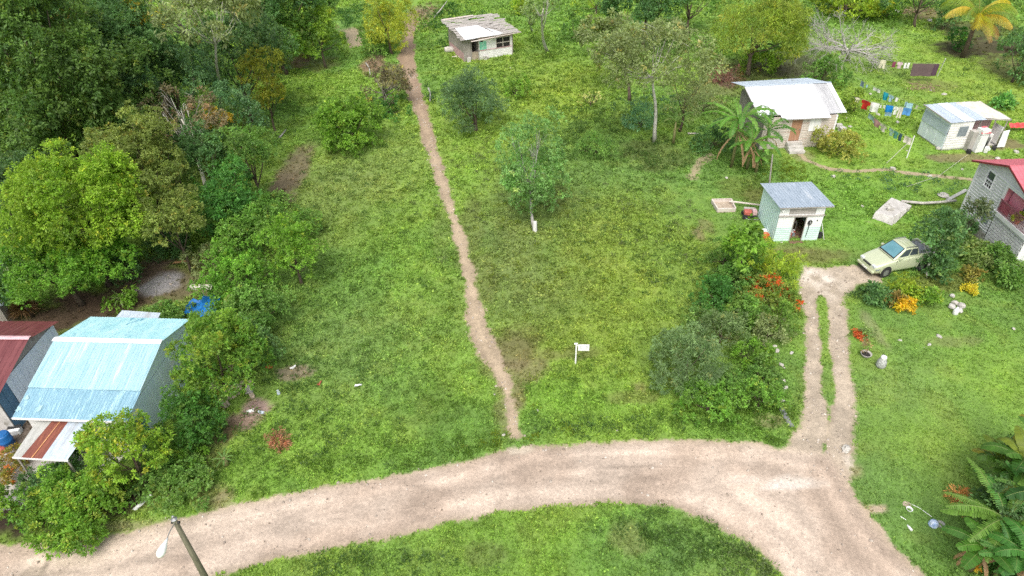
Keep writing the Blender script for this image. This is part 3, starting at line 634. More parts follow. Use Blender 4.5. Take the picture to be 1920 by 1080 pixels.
T('bush','glossy dark green bush below the broad leafy tree','bush',358,790,52,58,1.8,[(.03,.09,.014),(.07,.15,.025)],group=HEDGE,nl=28)
T('broadleaf_tree','yellow-green tree in front of the blue roof corner','tree',236,838,64,68,2.8,[(.09,.18,.016),(.17,.26,.03),(.24,.26,.03)],group=HEDGE,nl=32)
T('bush','lime green bush between the glossy bush and the road','bush',322,865,48,38,1.9,P_lime,group=HEDGE,nl=16)
T('bush','dark small-leaved bush spilling onto the grass verge','bush',318,910,58,40,1.2,P_mid,group=HEDGE,nl=20)
T('bush','wide bright leafy bush beside the dirt road','bush',150,952,86,54,1.8,[(.07,.16,.016),(.13,.23,.03),(.19,.25,.04)],group=HEDGE,nl=34)
T('bush','green bush at the roadside corner below the orange one','bush',35,945,52,58,1.8,P_mix,group=HEDGE,nl=20)
T('bush','shaded green bush behind the wide bright leafy one','bush',105,905,60,40,1.6,P_dark,group=HEDGE,nl=16)
T('flowering_bush','orange and red leaved bush by the patio','bush',22,872,38,30,1.8,[(.10,.13,.025),(.20,.13,.03),(.34,.12,.03)],group=HEDGE,nl=14)
T('bush','yellowish weed bush on the old gravel yard','bush',398,490,44,34,.8,P_greyg,group=HEDGE,nl=14)
T('bush','bright tuft of leaves behind the grey annex roof','bush',232,562,28,24,.7,P_lime,group=HEDGE,nl=8)
T('bush','low green bush beside the grey annex roof','bush',318,590,36,24,.9,P_mid,group=HEDGE,nl=10)

FIELD = 'trees and bushes standing in the field'
T('leafy_bush','rounded vivid green bush standing alone beside the footpath','bush',660,240,62,54,2.6,P_lime,group=FIELD,nl=30,dens=1.1)
T('flowering_tree','feathery yellow tree standing over the top of the footpath','tree',727,36,44,56,4.0,P_yel,'fine',group=FIELD,nl=30,leaf=.3,dens=1.3,cover=2.)
T('bush','small green bush under the feathery yellow tree','bush',700,88,28,22,1.6,P_mid,group=FIELD,nl=9)
T('bush','half bare brownish bush next to the footpath','bush',716,158,50,56,2.4,[(.085,.07,.045),(.12,.12,.05),(.26,.24,.03)],'sparse',bark=BARK,group=FIELD,nl=18,leaf=.2,dens=1.5,limbs=12)
T('bush','small dark bush between brownish bush and footpath','bush',728,205,26,18,.8,P_emer,group=FIELD,nl=8)
T('feathery_bush','dusky feathery round bush right of the footpath','bush',890,204,62,60,3.0,[(.058,.11,.045),(.095,.155,.07)],'fine',group=FIELD,nl=30,leaf=.26,dens=1.0)
T('bush','little bright green bush beside the dusky feathery one','bush',968,165,24,22,1.0,P_lime,group=FIELD,nl=8)
CENTRE = T('sparse_tree','thin see-through tree with a white painted trunk foot','tree',1000,305,74,102,4.6,[(.085,.175,.045),(.14,.245,.08)],'sparse',base=(1003,434),bark=BARKG,group=FIELD,nl=60,leaf=.18,dens=1.5,tr=.10,limbs=14,cover=2.)
MB().tube([(0,0,-.05),(.0,0,.35),(.015,.01,.8)], [.165,.15,.135], 10).build('painted_foot', weathered('white_limewash', C(.6,.59,.56), C(.78,.77,.74), C(.4,.38,.33), scale=6, rough=.9), CENTRE)
T('tall_tree','wide flat-crowned olive tree on a tall curved pale trunk','tree',1222,112,108,66,7.8,P_greyg,'sparse',base=(1227,267),bark=BARKW,group=FIELD,nl=38,tr=.14,lean=-.9,limbs=16,dens=1.15,leaf=.24)
T('feathery_tree','loose olive foliage hanging behind the tall curved pale trunk','tree',1285,165,46,54,4.0,P_greyg,'fine',group=FIELD,nl=20,leaf=.24,dens=.8,cover=2.)
T('broadleaf_tree','smaller flat olive tree next to the wide flat-crowned one','tree',1148,62,52,30,6.0,P_greyg,base=(1180,190),group=FIELD,nl=14,leaf=.3)
T('bush','low olive bush growing in the weedy middle of the field','bush',1118,272,44,28,1.0,P_mid,'fine',group=FIELD,nl=12,leaf=.22)
T('bush','blue-green bush beside the tall curved pale trunk','bush',1204,222,30,24,1.1,P_teal,'fine',group=FIELD,nl=10,leaf=.24)
T('sparse_tree','slim tree with a white bent trunk behind the field','tree',1020,12,42,26,6.4,P_pale,'sparse',base=(1027,98),bark=BARKW,group=FIELD,nl=12,tr=.15,dens=1.3,leaf=.34)
T('sparse_tree','short pale tree beside the white bent trunk','tree',995,32,18,20,3.4,P_pale,'sparse',base=(998,58),bark=BARKW,group=FIELD,nl=8,tr=.1,leaf=.32)
T('bush','leafy green bush behind the slim bent trunk tree','bush',1080,55,34,30,2.2,P_mid,group=FIELD,nl=12)
T('bush','yellow-green bush touching the top edge behind the shack','bush',975,5,30,24,2.5,P_ygreen,group=FIELD,nl=10)
T('bush','yellow hanging bush at the top edge beside dark trees','bush',1118,4,34,30,3,P_ygreen,'fine',group=FIELD,nl=12,leaf=.36)
T('broadleaf_tree','big dark tree crossing the top edge of the field','tree',1215,2,68,36,5.5,P_dark,group=FIELD,nl=22)
T('broadleaf_tree','mid green tree behind the big dark one at the top','tree',1300,-8,48,34,4.5,P_mid,group=FIELD,nl=14)
T('feathery_tree','tall billowing yellow-green tree behind the white roof','tree',1420,52,76,62,5.0,[(.115,.175,.018),(.20,.25,.04)],'fine',group=FIELD,nl=36,leaf=.34,dens=1.1)
T('bush','leafy bush under the billowing yellow-green tree','bush',1428,118,36,26,1.6,P_bright,group=FIELD,nl=10)
T('bush','round green bush behind the right end of the white roof','bush',1540,138,40,30,1.6,P_mid,group=FIELD,nl=12)
T('bush','small mid green bush left of the bare grey tree','bush',1500,30,32,22,1.6,P_mid,group=FIELD,nl=9)
T('bush','bright little bush beside the brush pile','bush',1665,20,18,18,1.2,P_lime,group=FIELD,nl=7)
T('bush','light green shrub line across the top behind the bare tree','bush',1590,2,70,18,1.8,P_ygreen,group=FIELD,nl=14)
T('bush','green bush where the washing lines begin','bush',1605,195,26,22,1.2,[(.09,.15,.02),(.16,.22,.03)],group=FIELD,nl=9)
T('bush','red-brown thicket behind the white roofed house','bush',1358,142,28,16,1.0,[(.13,.065,.05),(.19,.10,.08)],'fine',group=FIELD,nl=9,leaf=.26)
T('bush','brown twiggy shrub beside the olive tree canopy','bush',1320,190,34,28,1.4,P_greyg,'fine',group=FIELD,nl=12,leaf=.26)
T('bush','dense dark bush beside the banana plants','bush',1335,262,34,26,1.0,P_dark,group=FIELD,nl=12)

GARDEN = 'bushes and trees of the gardens'
T('bush','yellow-green bush in front of the white roofed house','bush',1575,273,40,28,1.3,[(.15,.18,.03),(.24,.24,.06)],group=GARDEN,nl=18)
T('broadleaf_tree','big-leaved green tree in front of the small blue shed','tree',1398,468,40,44,2.6,P_lime,group=GARDEN,nl=16,leaf=.3)
T('bush','dusky bush left of the big-leaved green tree','bush',1360,478,32,34,1.4,P_mid,group=GARDEN,nl=12)
T('bush','soft yellow-green bush below the blue shed door','bush',1456,502,42,44,1.7,P_ygreen,'fine',group=GARDEN,nl=22,leaf=.2)
T('bush','mid green bush between the yellow-green and red flowered ones','bush',1412,515,36,34,1.5,P_mid,group=GARDEN,nl=14)
T('flowering_bush','bush dotted with orange-red flowers beside the driveway','bush',1434,552,50,36,1.3,[(.085,.15,.022),(.15,.18,.035),(.38,.07,.015)],group=GARDEN,nl=22,accent=.15)
T('bush','dark emerald bush behind the pale feathery ones','bush',1338,552,40,36,1.3,P_emer,group=GARDEN,nl=16)
T('feathery_bush','large pale feathery bush near the road bend','bush',1292,672,64,66,2.0,P_fine,'fine',group=GARDEN,nl=36,leaf=.19,dens=1.0)
T('feathery_bush','smaller pale feathery bush above the large one','bush',1355,622,42,40,2.1,[(.075,.125,.04),(.13,.185,.075)],'fine',group=GARDEN,nl=22,leaf=.19)
T('bush','bright green bush tucked beside the feathery ones','bush',1412,665,34,32,1.3,P_lime,group=GARDEN,nl=14)
T('bush','low green bush beside the line of white stones','bush',1432,710,34,34,.9,P_mid,group=GARDEN,nl=14)
T('bush','low scrub at the foot of the feathery bushes','bush',1362,725,42,30,.7,P_mid,group=GARDEN,nl=14)
T('bush','shady bush behind the bright green one','bush',1440,620,32,30,1.0,P_greyg,group=GARDEN,nl=12)
T('broadleaf_tree','dark citrus tree half hiding the car','tree',1766,434,42,46,2.8,[(.045,.10,.034),(.09,.165,.055)],base=(1737,520),bark=BARKW,group=GARDEN,nl=26,leaf=.2)
T('broadleaf_tree','dark pointed tree against the grey house wall','tree',1832,392,20,24,3.2,[(.04,.07,.025),(.12,.14,.07)],group=GARDEN,nl=8,leaf=.18)
T('bush','dark bush between citrus tree and grey house','bush',1806,430,24,22,1.8,P_dark,group=GARDEN,nl=12)
T('bush','tiny yellow-green bush glowing among dark ones','bush',1787,425,13,13,3.6,P_yel,group=GARDEN,nl=6,leaf=.18)
T('bush','low garden bush at the base of the block wall','bush',1880,488,38,22,.9,P_mid,group=GARDEN,nl=14,leaf=.2)
T('bush','leafy garden bush behind the citrus tree','bush',1832,476,28,18,.9,[(.09,.15,.03),(.16,.21,.07)],group=GARDEN,nl=14,leaf=.2)
T('bush','dark green bush beside the rear wheel','bush',1762,500,38,28,1.2,P_dark,group=GARDEN,nl=14,leaf=.19)
T('bush','yellow-green croton in front of the car','bush',1698,545,30,20,.8,[(.11,.19,.015),(.23,.28,.03)],group=GARDEN,nl=14,leaf=.2)
T('bush','dark bushy plant at the corner of the driveway','bush',1646,555,28,20,.7,P_dark,group=GARDEN,nl=12,leaf=.19)
T('bush','lime plant next to the golden yellow one','bush',1736,556,18,18,.7,P_lime,group=GARDEN,nl=8,leaf=.18)
T('bush','golden yellow ornamental plant on the lawn','bush',1700,573,16,15,.5,[(.34,.24,.012),(.45,.30,.02)],group=GARDEN,nl=9,leaf=.15)
T('bush','reddish croton behind the golden yellow plant','bush',1680,568,14,14,.6,[(.12,.13,.03),(.2,.13,.04)],group=GARDEN,nl=7,leaf=.17)
T('bush','brownish flowering plant on the upper lawn','bush',1822,518,16,11,.5,[(.12,.14,.03),(.20,.15,.03)],group=GARDEN,nl=7,leaf=.17)
T('bush','yellow flower cluster on the upper lawn','bush',1818,543,8,6,.3,[(.30,.28,.02),(.42,.36,.04)],group=GARDEN,nl=5,leaf=.13)
T('bush','green shrub at the right edge under the block wall','bush',1900,520,26,24,.8,P_mid,group=GARDEN,nl=10,leaf=.2)
T('bush','bright green clump on the slope behind the metal shed','bush',1878,196,14,10,.6,[(.07,.19,.04),(.12,.27,.07)],group=GARDEN,nl=8,leaf=.28)
T('bush','dark shrub under the yellow palm','bush',1772,38,26,24,1.4,P_dark,group=GARDEN,nl=9)
T('bush','green shrub below the yellow palm','bush',1800,80,22,20,1.0,P_emer,group=GARDEN,nl=8)
T('bush','dark shrub bank at the right edge','bush',1915,110,40,60,3,P_dark,group=GARDEN,nl=16)
T('bush','dark shrub in the top right corner','bush',1918,85,26,26,2,P_blk,group=GARDEN,nl=14)
T('broadleaf_tree','dark tree at the top edge beside the yellow palm','tree',1735,-14,50,18,4,P_dark,group=GARDEN,nl=14)
T('weed_plant','clump of pale yellow flowers in the field weeds','plant',1108,188,26,16,.5,[(.42,.40,.16),(.6,.55,.22),(.10,.15,.03)],'sparse',group=FIELD,nl=12,leaf=.15,dens=.45)
T('weed_plant','reddish weed plant on the grass near the road','plant',523,825,14,13,.35,[(.20,.10,.06),(.28,.14,.08),(.12,.2,.03)],'fine',group=FIELD,nl=6,leaf=.16,dens=.8)

T('bush','light green weedy bush filling the gap above the feathery ones','bush',1385,585,44,38,1.2,[(.07,.15,.025),(.12,.2,.04)],group=GARDEN,nl=16)
T('bush','tall weed bush between dark emerald and pale feathery bushes','bush',1318,600,34,30,1.0,[(.07,.14,.03),(.12,.19,.05)],group=GARDEN,nl=12)
T('bush','weedy green bush under the big-leaved tree','bush',1368,522,40,32,1.1,[(.06,.14,.025),(.10,.19,.04)],group=GARDEN,nl=14)
T('bush','loose green bush at the driveway side of the overgrown patch','bush',1462,600,26,40,.9,[(.08,.16,.025),(.14,.22,.04)],group=GARDEN,nl=12)
T('bush','low spreading bush nearest the road bend','bush',1330,755,56,26,.6,[(.07,.16,.02),(.12,.22,.035)],group=GARDEN,nl=16)
T('bush','long green bush behind the line of white stones','bush',1425,745,38,36,.7,[(.07,.15,.02),(.11,.2,.035)],group=GARDEN,nl=14)
# bare grey tree
def bare_tree(label, cx, cy, base, zc, R_m, seed, n=9, name='bare_tree', r0=.16):
    b = G(*base); root = thing(name, label, 'tree', b, 0, None); rng = np.random.default_rng(seed); mb = MB()
    top = G(cx, cy, zc)-b; mb.tube([(0,0,-.1), Vector(top)*.3+Vector((.1,0,0)), Vector(top)*.55], [r0*1.3, r0, r0*.8], 8)
    mb.build('trunk', BARKW, root, smooth=True); mb = MB()
    for k in range(n):
        a = 2*math.pi*k/n+rng.uniform(-.3, .3); d = np.array([math.cos(a), math.sin(a), rng.uniform(.0, .42)])
        if R_m < 2: mb = MB()
        twigs(mb, np.array(top)*rng.uniform(.4, .55), d, R_m*.40, r0*.45, 4, rng, .5, 3)
        if R_m < 2: mb.build('branch', BARKG, root)
    if R_m >= 2: mb.build('branches', BARKG, root)
    return root
bare_tree('leafless grey tree with a wide tangle of twigs', 1585, 75, (1590,112), 3.0, 6.0, 3, 15, r0=.2)
bare_tree('dead leaning tree among the bushes at the very left', 25, 462, (30,520), 3.0, 1.3, 5, 5, r0=.06)

# ---------------------------------------------------------------- materials for built things
M = {}
M['grey_wood'] = weathered('weathered_grey_wood', C(0.286,0.259,0.231), C(0.506,0.473,0.440), C(.13,.115,.10), scale=3, stretch=(.6,6,6), rough=.9, pscale=1.4, patch=.64, contrast=.3)
M['grey_wood_v'] = weathered('weathered_upright_boards', C(.24,.21,.18), C(.42,.39,.35), C(.12,.10,.085), scale=3, stretch=(6,6,.6), rough=.9, pscale=1.4, patch=.64, contrast=.3)
M['pale_wood'] = weathered('pale_worn_boards', C(0.470,0.403,0.347), C(0.694,0.638,0.582), C(.45,.30,.25), scale=2.5, stretch=(.5,4,7), rough=.85, pscale=1.2, patch=.58, contrast=.2)
M['white_board'] = weathered('flaking_white_paint', C(0.670,0.648,0.626), C(0.864,0.853,0.832), C(.40,.34,.30), scale=2.5, stretch=(.7,2,5), rough=.7, patch=.66, pscale=1.6)
M['pink_board'] = weathered('faded_pink_paint', C(.45,.27,.27), C(.58,.40,.40), C(.66,.6,.58), scale=3, stretch=(.7,2,5), rough=.8)
M['mint'] = weathered('mint_painted_boards', C(.56,.72,.68), C(.66,.80,.76), C(.66,.74,.70), scale=2, stretch=(.6,2,3), rough=.6, pscale=1.2)
M['mint_side'] = weathered('mint_painted_sheet', C(.56,.75,.73), C(.66,.82,.79), C(.42,.52,.50), scale=1.6, stretch=(3,3,.7), rough=.55, pscale=1.1, patch=.68, contrast=.08, bump=.0)
M['white_paint'] = weathered('white_house_paint', C(.76,.77,.75), C(.83,.83,.81), C(.62,.62,.58), scale=2, rough=.6, patch=.68)
M['galv'] = weathered('galvanised_sheet', C(.36,.43,.50), C(.50,.57,.64), C(.62,.66,.70), scale=2.2, stretch=(2.5,.35,1), rough=.42, metal=.35, spec=.5, pscale=.8, bump=.05)
M['galv_pale'] = weathered('pale_metal_sheet', C(.44,.51,.58), C(.56,.63,.70), C(.38,.40,.41), scale=1.8, stretch=(3.5,.4,1), rough=.5, metal=.2, pscale=.7, patch=.60, bump=.04, contrast=.14)
M['galv_side'] = weathered('pale_blue_wall_sheet', C(.68,.75,.82), C(.78,.83,.88), C(.58,.62,.66), scale=1.6, rough=.55, metal=.05, pscale=.7, patch=.62, bump=.0, contrast=.06)
M['cream_sheet'] = weathered('old_cream_sheet', C(.52,.48,.41), C(.68,.65,.58), C(.36,.31,.25), scale=2, stretch=(2,.5,1), rough=.6, pscale=.9)
M['white_roof'] = weathered('bright_white_roof_sheet', C(.74,.76,.79), C(.82,.83,.85), C(.62,.64,.68), scale=1.2, stretch=(2.5,.35,1), rough=.35, patch=.66, bump=.0, contrast=.05)
M['grey_roof'] = weathered('dull_grey_roof_sheet', C(.42,.42,.42), C(.56,.56,.56), C(.66,.66,.66), scale=1.5, stretch=(3,.3,1), rough=.5, metal=.2, bump=.04)
M['blue_front'] = weathered('blue_roof_sheet', C(.20,.37,.46), C(.29,.47,.56), C(.44,.64,.70), scale=2.6, stretch=(7,.4,1), rough=.35, metal=.15, pscale=1.8, patch=.57, bump=.05)
M['cyan_mid'] = weathered('cyan_sheet_bleach_painted_sheen', C(.29,.48,.54), C(.41,.60,.65), C(.58,.72,.75), scale=1.3, stretch=(8,.4,1), rough=.35, metal=.1, pscale=.35, patch=.60, bump=.05, contrast=.14)  # pale tone and whitish patches: part bleaching, part sky sheen painted into the colour
M['cyan_back'] = weathered('stained_cyan_sheet', C(.36,.66,.71), C(.52,.80,.83), C(.16,.38,.50), scale=1.3, stretch=(2.,.7,1), rough=.4, metal=.1, pscale=1.2, patch=.60, bump=.05)
M['white_cap'] = weathered('white_ridge_cap', C(.80,.84,.84), C(.88,.90,.9), None, rough=.4)
M['pale_blue_wall'] = weathered('pale_blue_painted_wall', C(.62,.80,.87), C(.70,.85,.90), C(.76,.85,.88), scale=1.2, rough=.6, contrast=.05, bump=.0)
M['maroon'] = weathered('maroon_roof_sheet', C(.13,.035,.038), C(.19,.060,.062), C(.24,.10,.10), scale=1.2, stretch=(3,.4,1), rough=.42, spec=.4, patch=.64, bump=.03, contrast=.1)
M['pink_cap'] = weathered('faded_pink_ridge', C(.55,.33,.35), C(.66,.46,.48), None, rough=.5)
M['rust'] = weathered('rusted_roof_sheet', C(.15,.045,.032), C(.24,.078,.05), C(.36,.13,.05), scale=2, stretch=(4,.5,1), rough=.75, pscale=1.2, patch=.63)
M['rust_bright'] = weathered('orange_rust_streak', C(.50,.22,.08), C(.62,.34,.16), None, scale=4, rough=.8)
M['concrete'] = weathered('rough_concrete', C(0.330,0.308,0.281), C(0.484,0.462,0.424), C(.20,.185,.165), scale=2, rough=.95, pscale=1.1)
M['white_conc'] = weathered('whitish_concrete', C(.40,.38,.35), C(.56,.54,.51), C(.24,.225,.19), scale=2.2, rough=.95, pscale=1.3, patch=.6)
M['cement_sheet'] = weathered('cement_roof_sheet', C(.34,.34,.31), C(.46,.46,.43), C(.25,.24,.22), scale=1.6, stretch=(3,.5,1), rough=.85)
M['siding'] = weathered('grey_house_siding', C(.56,.565,.56), C(.68,.685,.68), C(.48,.48,.47), scale=1.2, stretch=(1,1,3), rough=.75, contrast=.07, bump=.0)
M['block'] = weathered('grey_concrete_block', C(.56,.56,.56), C(.72,.72,.72), C(.44,.44,.44), scale=1.5, rough=.9, pscale=1.2, contrast=.08, bump=.0)
M['mortar'] = weathered('dark_mortar', C(.20,.195,.19), C(.28,.27,.26), None, rough=.95)
M['trim'] = weathered('pale_grey_trim', C(0.644,0.655,0.655), C(0.759,0.770,0.770), None, rough=.6, contrast=.08)
M['red_roof'] = weathered('coral_red_roof_sheet', C(.50,.115,.14), C(.58,.17,.20), C(.62,.25,.27), scale=1, stretch=(3,.4,1), rough=.5, contrast=.07, bump=.02)
M['red_dark'] = weathered('dark_red_edge', C(.16,.02,.025), C(.24,.035,.04), None, rough=.6)
M['pink'] = weathered('pink_painted_wall', C(.62,.22,.27), C(.70,.30,.35), None, rough=.6, contrast=.08)
M['dark'] = weathered('dark_interior', C(.018,.016,.015), C(.035,.03,.027), None, rough=.9)
M['brown_floor'] = weathered('brown_floor', C(.16,.09,.06), C(.24,.14,.10), None, rough=.8)
M['door'] = weathered('brown_wooden_door', C(.33,.17,.10), C(.43,.24,.15), C(.48,.31,.21), scale=3, stretch=(5,5,.6), rough=.6)
M['glass'] = weathered('dark_window_glass', C(.035,.045,.055), C(.06,.075,.085), None, rough=.12, spec=.6, bump=0)
M['grey_screen'] = weathered('grey_window_screen', C(.17,.20,.22), C(.24,.27,.29), None, rough=.6)
M['plastic_white'] = weathered('white_plastic', C(.72,.72,.70), C(.82,.82,.80), C(.6,.58,.53), scale=4, rough=.4)
M['orange'] = weathered('orange_plastic', C(.62,.16,.04), C(.75,.26,.10), None, rough=.5)
M['red_paint'] = weathered('worn_red_paint', C(.36,.07,.05), C(.52,.16,.12), C(.60,.40,.38), scale=5, rough=.55)
M['rubber'] = weathered('black_rubber', C(.02,.02,.02), C(.04,.04,.04), None, rough=.8)
M['steel'] = weathered('dull_steel', C(.26,.26,.26), C(.42,.42,.42), None, rough=.45, metal=.6)
M['green_sign'] = weathered('faded_green_paint', C(.14,.50,.33), C(.26,.62,.46), C(.55,.68,.6), scale=6, rough=.7, pscale=5, patch=.56)
M['tarp'] = weathered('blue_tarpaulin', C(.006,.10,.33), C(.012,.16,.46), C(.02,.24,.58), scale=5, rough=.5, pscale=6, patch=.58, bump=.6)
M['blue_plastic'] = weathered('blue_plastic', C(.01,.09,.28), C(.02,.15,.40), None, rough=.4)
M['stone'] = weathered('pale_field_stone', C(.36,.34,.30), C(.56,.53,.48), C(.30,.27,.23), scale=5, rough=.9, pscale=4)
M['brown_stone'] = weathered('tan_block_stone', C(.34,.27,.20), C(.48,.41,.32), C(.2,.15,.11), scale=4, rough=.9, pscale=3)
M['pole'] = weathered('creosoted_pole', C(.10,.095,.06), C(.19,.175,.12), C(.27,.25,.20), scale=4, stretch=(5,5,.4), rough=.85)
M['sign_white'] = weathered('white_sign_paint', C(.80,.80,.77), C(.86,.86,.84), None, rough=.5, contrast=.03, bump=0)
M['ink'] = weathered('grey_lettering', C(.22,.23,.27), C(.30,.31,.35), None, rough=.6)

def sheet_parts(): pass

# ---------------------------------------------------------------- small blue shed
def blue_shed():
    r = thing('wooden_shed', 'small mint and white shed with a grey ribbed roof and open door', 'shed', (17.95,38.95,0), R_(.5))
    w, d, hf, hb = 3.0, 3.35, 2.78, 2.5
    for a_, b_ in ((0, 1.1), (1.87, w)): MB().wall(a_, b_, 0, 1.12, 0, [], 'lap', .16, .012).build('front_wall', M['mint'], r)
    MB().wall(0, w, 1.12, 1.98, 0, [(1.1,1.87,1.12,1.88)], 'lap', .16, .008).build('upper_wall', M['white_paint'], r)
    MB().wall(0, w, 2.06, hf, .01, [(.63,2.40,2.12,hf)], 'lap', .3, .006).build('gable_board', M['white_paint'], r)
    MB().box(.63, 2.4, .03, .08, 2.12, hf-.02).build('vent_panel', M['grey_wood'], r)
    MB().box(-.04, w+.04, -.09, .03, 1.985, 2.055).build('ledge', M['grey_wood'], r)
    m = MB(); m.corr((0,d,0),(0,0,0),(0,0,hf-.03),(0,d,hb-.03), .28, .022, 'box'); m.build('side_wall', M['mint_side'], r)
    MB().corr((w,0,0),(w,d,0),(w,d,hb-.03),(w,0,hf-.03), .28, .022, 'box').build('side_wall', M['mint_side'], r)
    MB().corr((w,d,0),(0,d,0),(0,d,hb-.03),(w,d,hb-.03), .28, .022, 'box').build('back_wall', M['mint_side'], r)
    m = MB(); m.box(.02, w-.02, .35, d-.05, .01, .05); m.build('floor', M['brown_floor'], r)
    ov = [(-.22,-.28,hf+.03),(w+.42,-.28,hf+.03),(w+.42,d+.3,hb+.02),(-.22,d+.3,hb+.02)]
    MB().corr(*ov, .2, .03, 'box').build('roof', M['galv'], r)
    m = MB(); m.beam((-.2,-.24,hf-.02),(w+.4,-.24,hf-.02),.04,.08); m.build('fascia', M['grey_wood'], r)
    m = MB(); m.box(1.05,1.1,-.035,.03,0,1.9); m.box(1.87,1.92,-.035,.03,0,1.9); m.box(1.05,1.92,-.036,.03,1.9,1.955); m.build('door_frame', M['grey_wood'], r)
    m = MB(); m.box(1.05,1.95,-.35,-.01,0,.05,.015); m.build('doorstep', M['brown_floor'], r)
    m = MB(); m.box(1.2,1.9,1.1,1.5,.8,.84); m.box(1.2,1.24,1.1,1.14,.05,.8); m.box(1.86,1.9,1.1,1.14,.05,.8); m.build('shelf', M['grey_wood'], r)
    for k in range(9):
        x, y, z = random.uniform(1.2,1.75), random.uniform(.5,1.0), random.choice([.06,.06,.86]); s = random.uniform(.07,.13)
        MB().box(x, x+s*1.5, y+(.6 if z > .5 else 0), y+s+(.6 if z > .5 else 0), z, z+s*1.8, .012).build('shelf_goods', M[random.choice(['plastic_white','red_paint','grey_screen','steel'])], r)
    m = MB(); m.tube([(2.15,-.06,1.55),(2.16,-.07,.9),(2.13,-.06,.35)], [.035,.02,.015], 6); m.tube([(2.08,-.06,1.6),(2.2,-.07,1.66),(2.3,-.06,1.56),(2.27,-.06,1.35),(2.15,-.06,1.3),(2.06,-.06,1.42),(2.08,-.06,1.6)], .035, 6); m.build('hanging_harness', M['rubber'], r)
    MB().box(2.62,2.70,-.03,.0,1.55,1.63).build('wall_switch', M['rubber'], r)
    MB().lathe((.12,-.1,2.42),[(.05,0),(.09,.04),(.09,.14),(.04,.16)],10).build('wall_lamp', M['plastic_white'], r)
blue_shed()
t = thing('pole', 'slim leaning grey post behind the small blue shed', 'pole', G(1443,343))
MB().tube([(0,0,-.1),(-.1,.15,1.3),(-.16,.25,2.3)], [.07,.06,.05], 8).build('post', M['grey_wood_v'], t)
# the odds and ends leaning on the shed
t = thing('leaning_board', 'pale board leaning on the side wall of the small blue shed', 'board', G(1537,448))
MB().beam((.25,-.05,.02),(-.18,.0,1.3),.12,.03).build('board', M['white_board'], t)
t = thing('bundle', 'dark bundle of blue and black scraps beside the leaning board', 'scrap', G(1534,446))
m = MB()
for k in range(5): m.box(-.16+.05*k, .02+.05*k, -.1, .12, .0, .12+.07*k, .05)
m.build('scraps', M['rubber'], t)
t = thing('bucket', 'orange bucket at the near left corner of the small blue shed', 'bucket', G(1434,449))
MB().lathe((0,0,0),[(.17,0),(.23,.42),(.25,.42),(.25,.45),(.22,.45),(.16,.05)],16).build('body', M['orange'], t)
MB().tube([(-.24,0,.42),(-.18,-.1,.55),(0,-.14,.6),(.18,-.1,.55),(.24,0,.42)], .012, 5).build('handle', M['steel'], t)
t = thing('basin', 'small white basin behind the orange bucket', 'basin', G(1434,435))
MB().lathe((0,0,0),[(.14,0),(.22,.14),(.24,.14),(.2,.12),(.12,.03)],14).build('basin_body', M['plastic_white'], t)

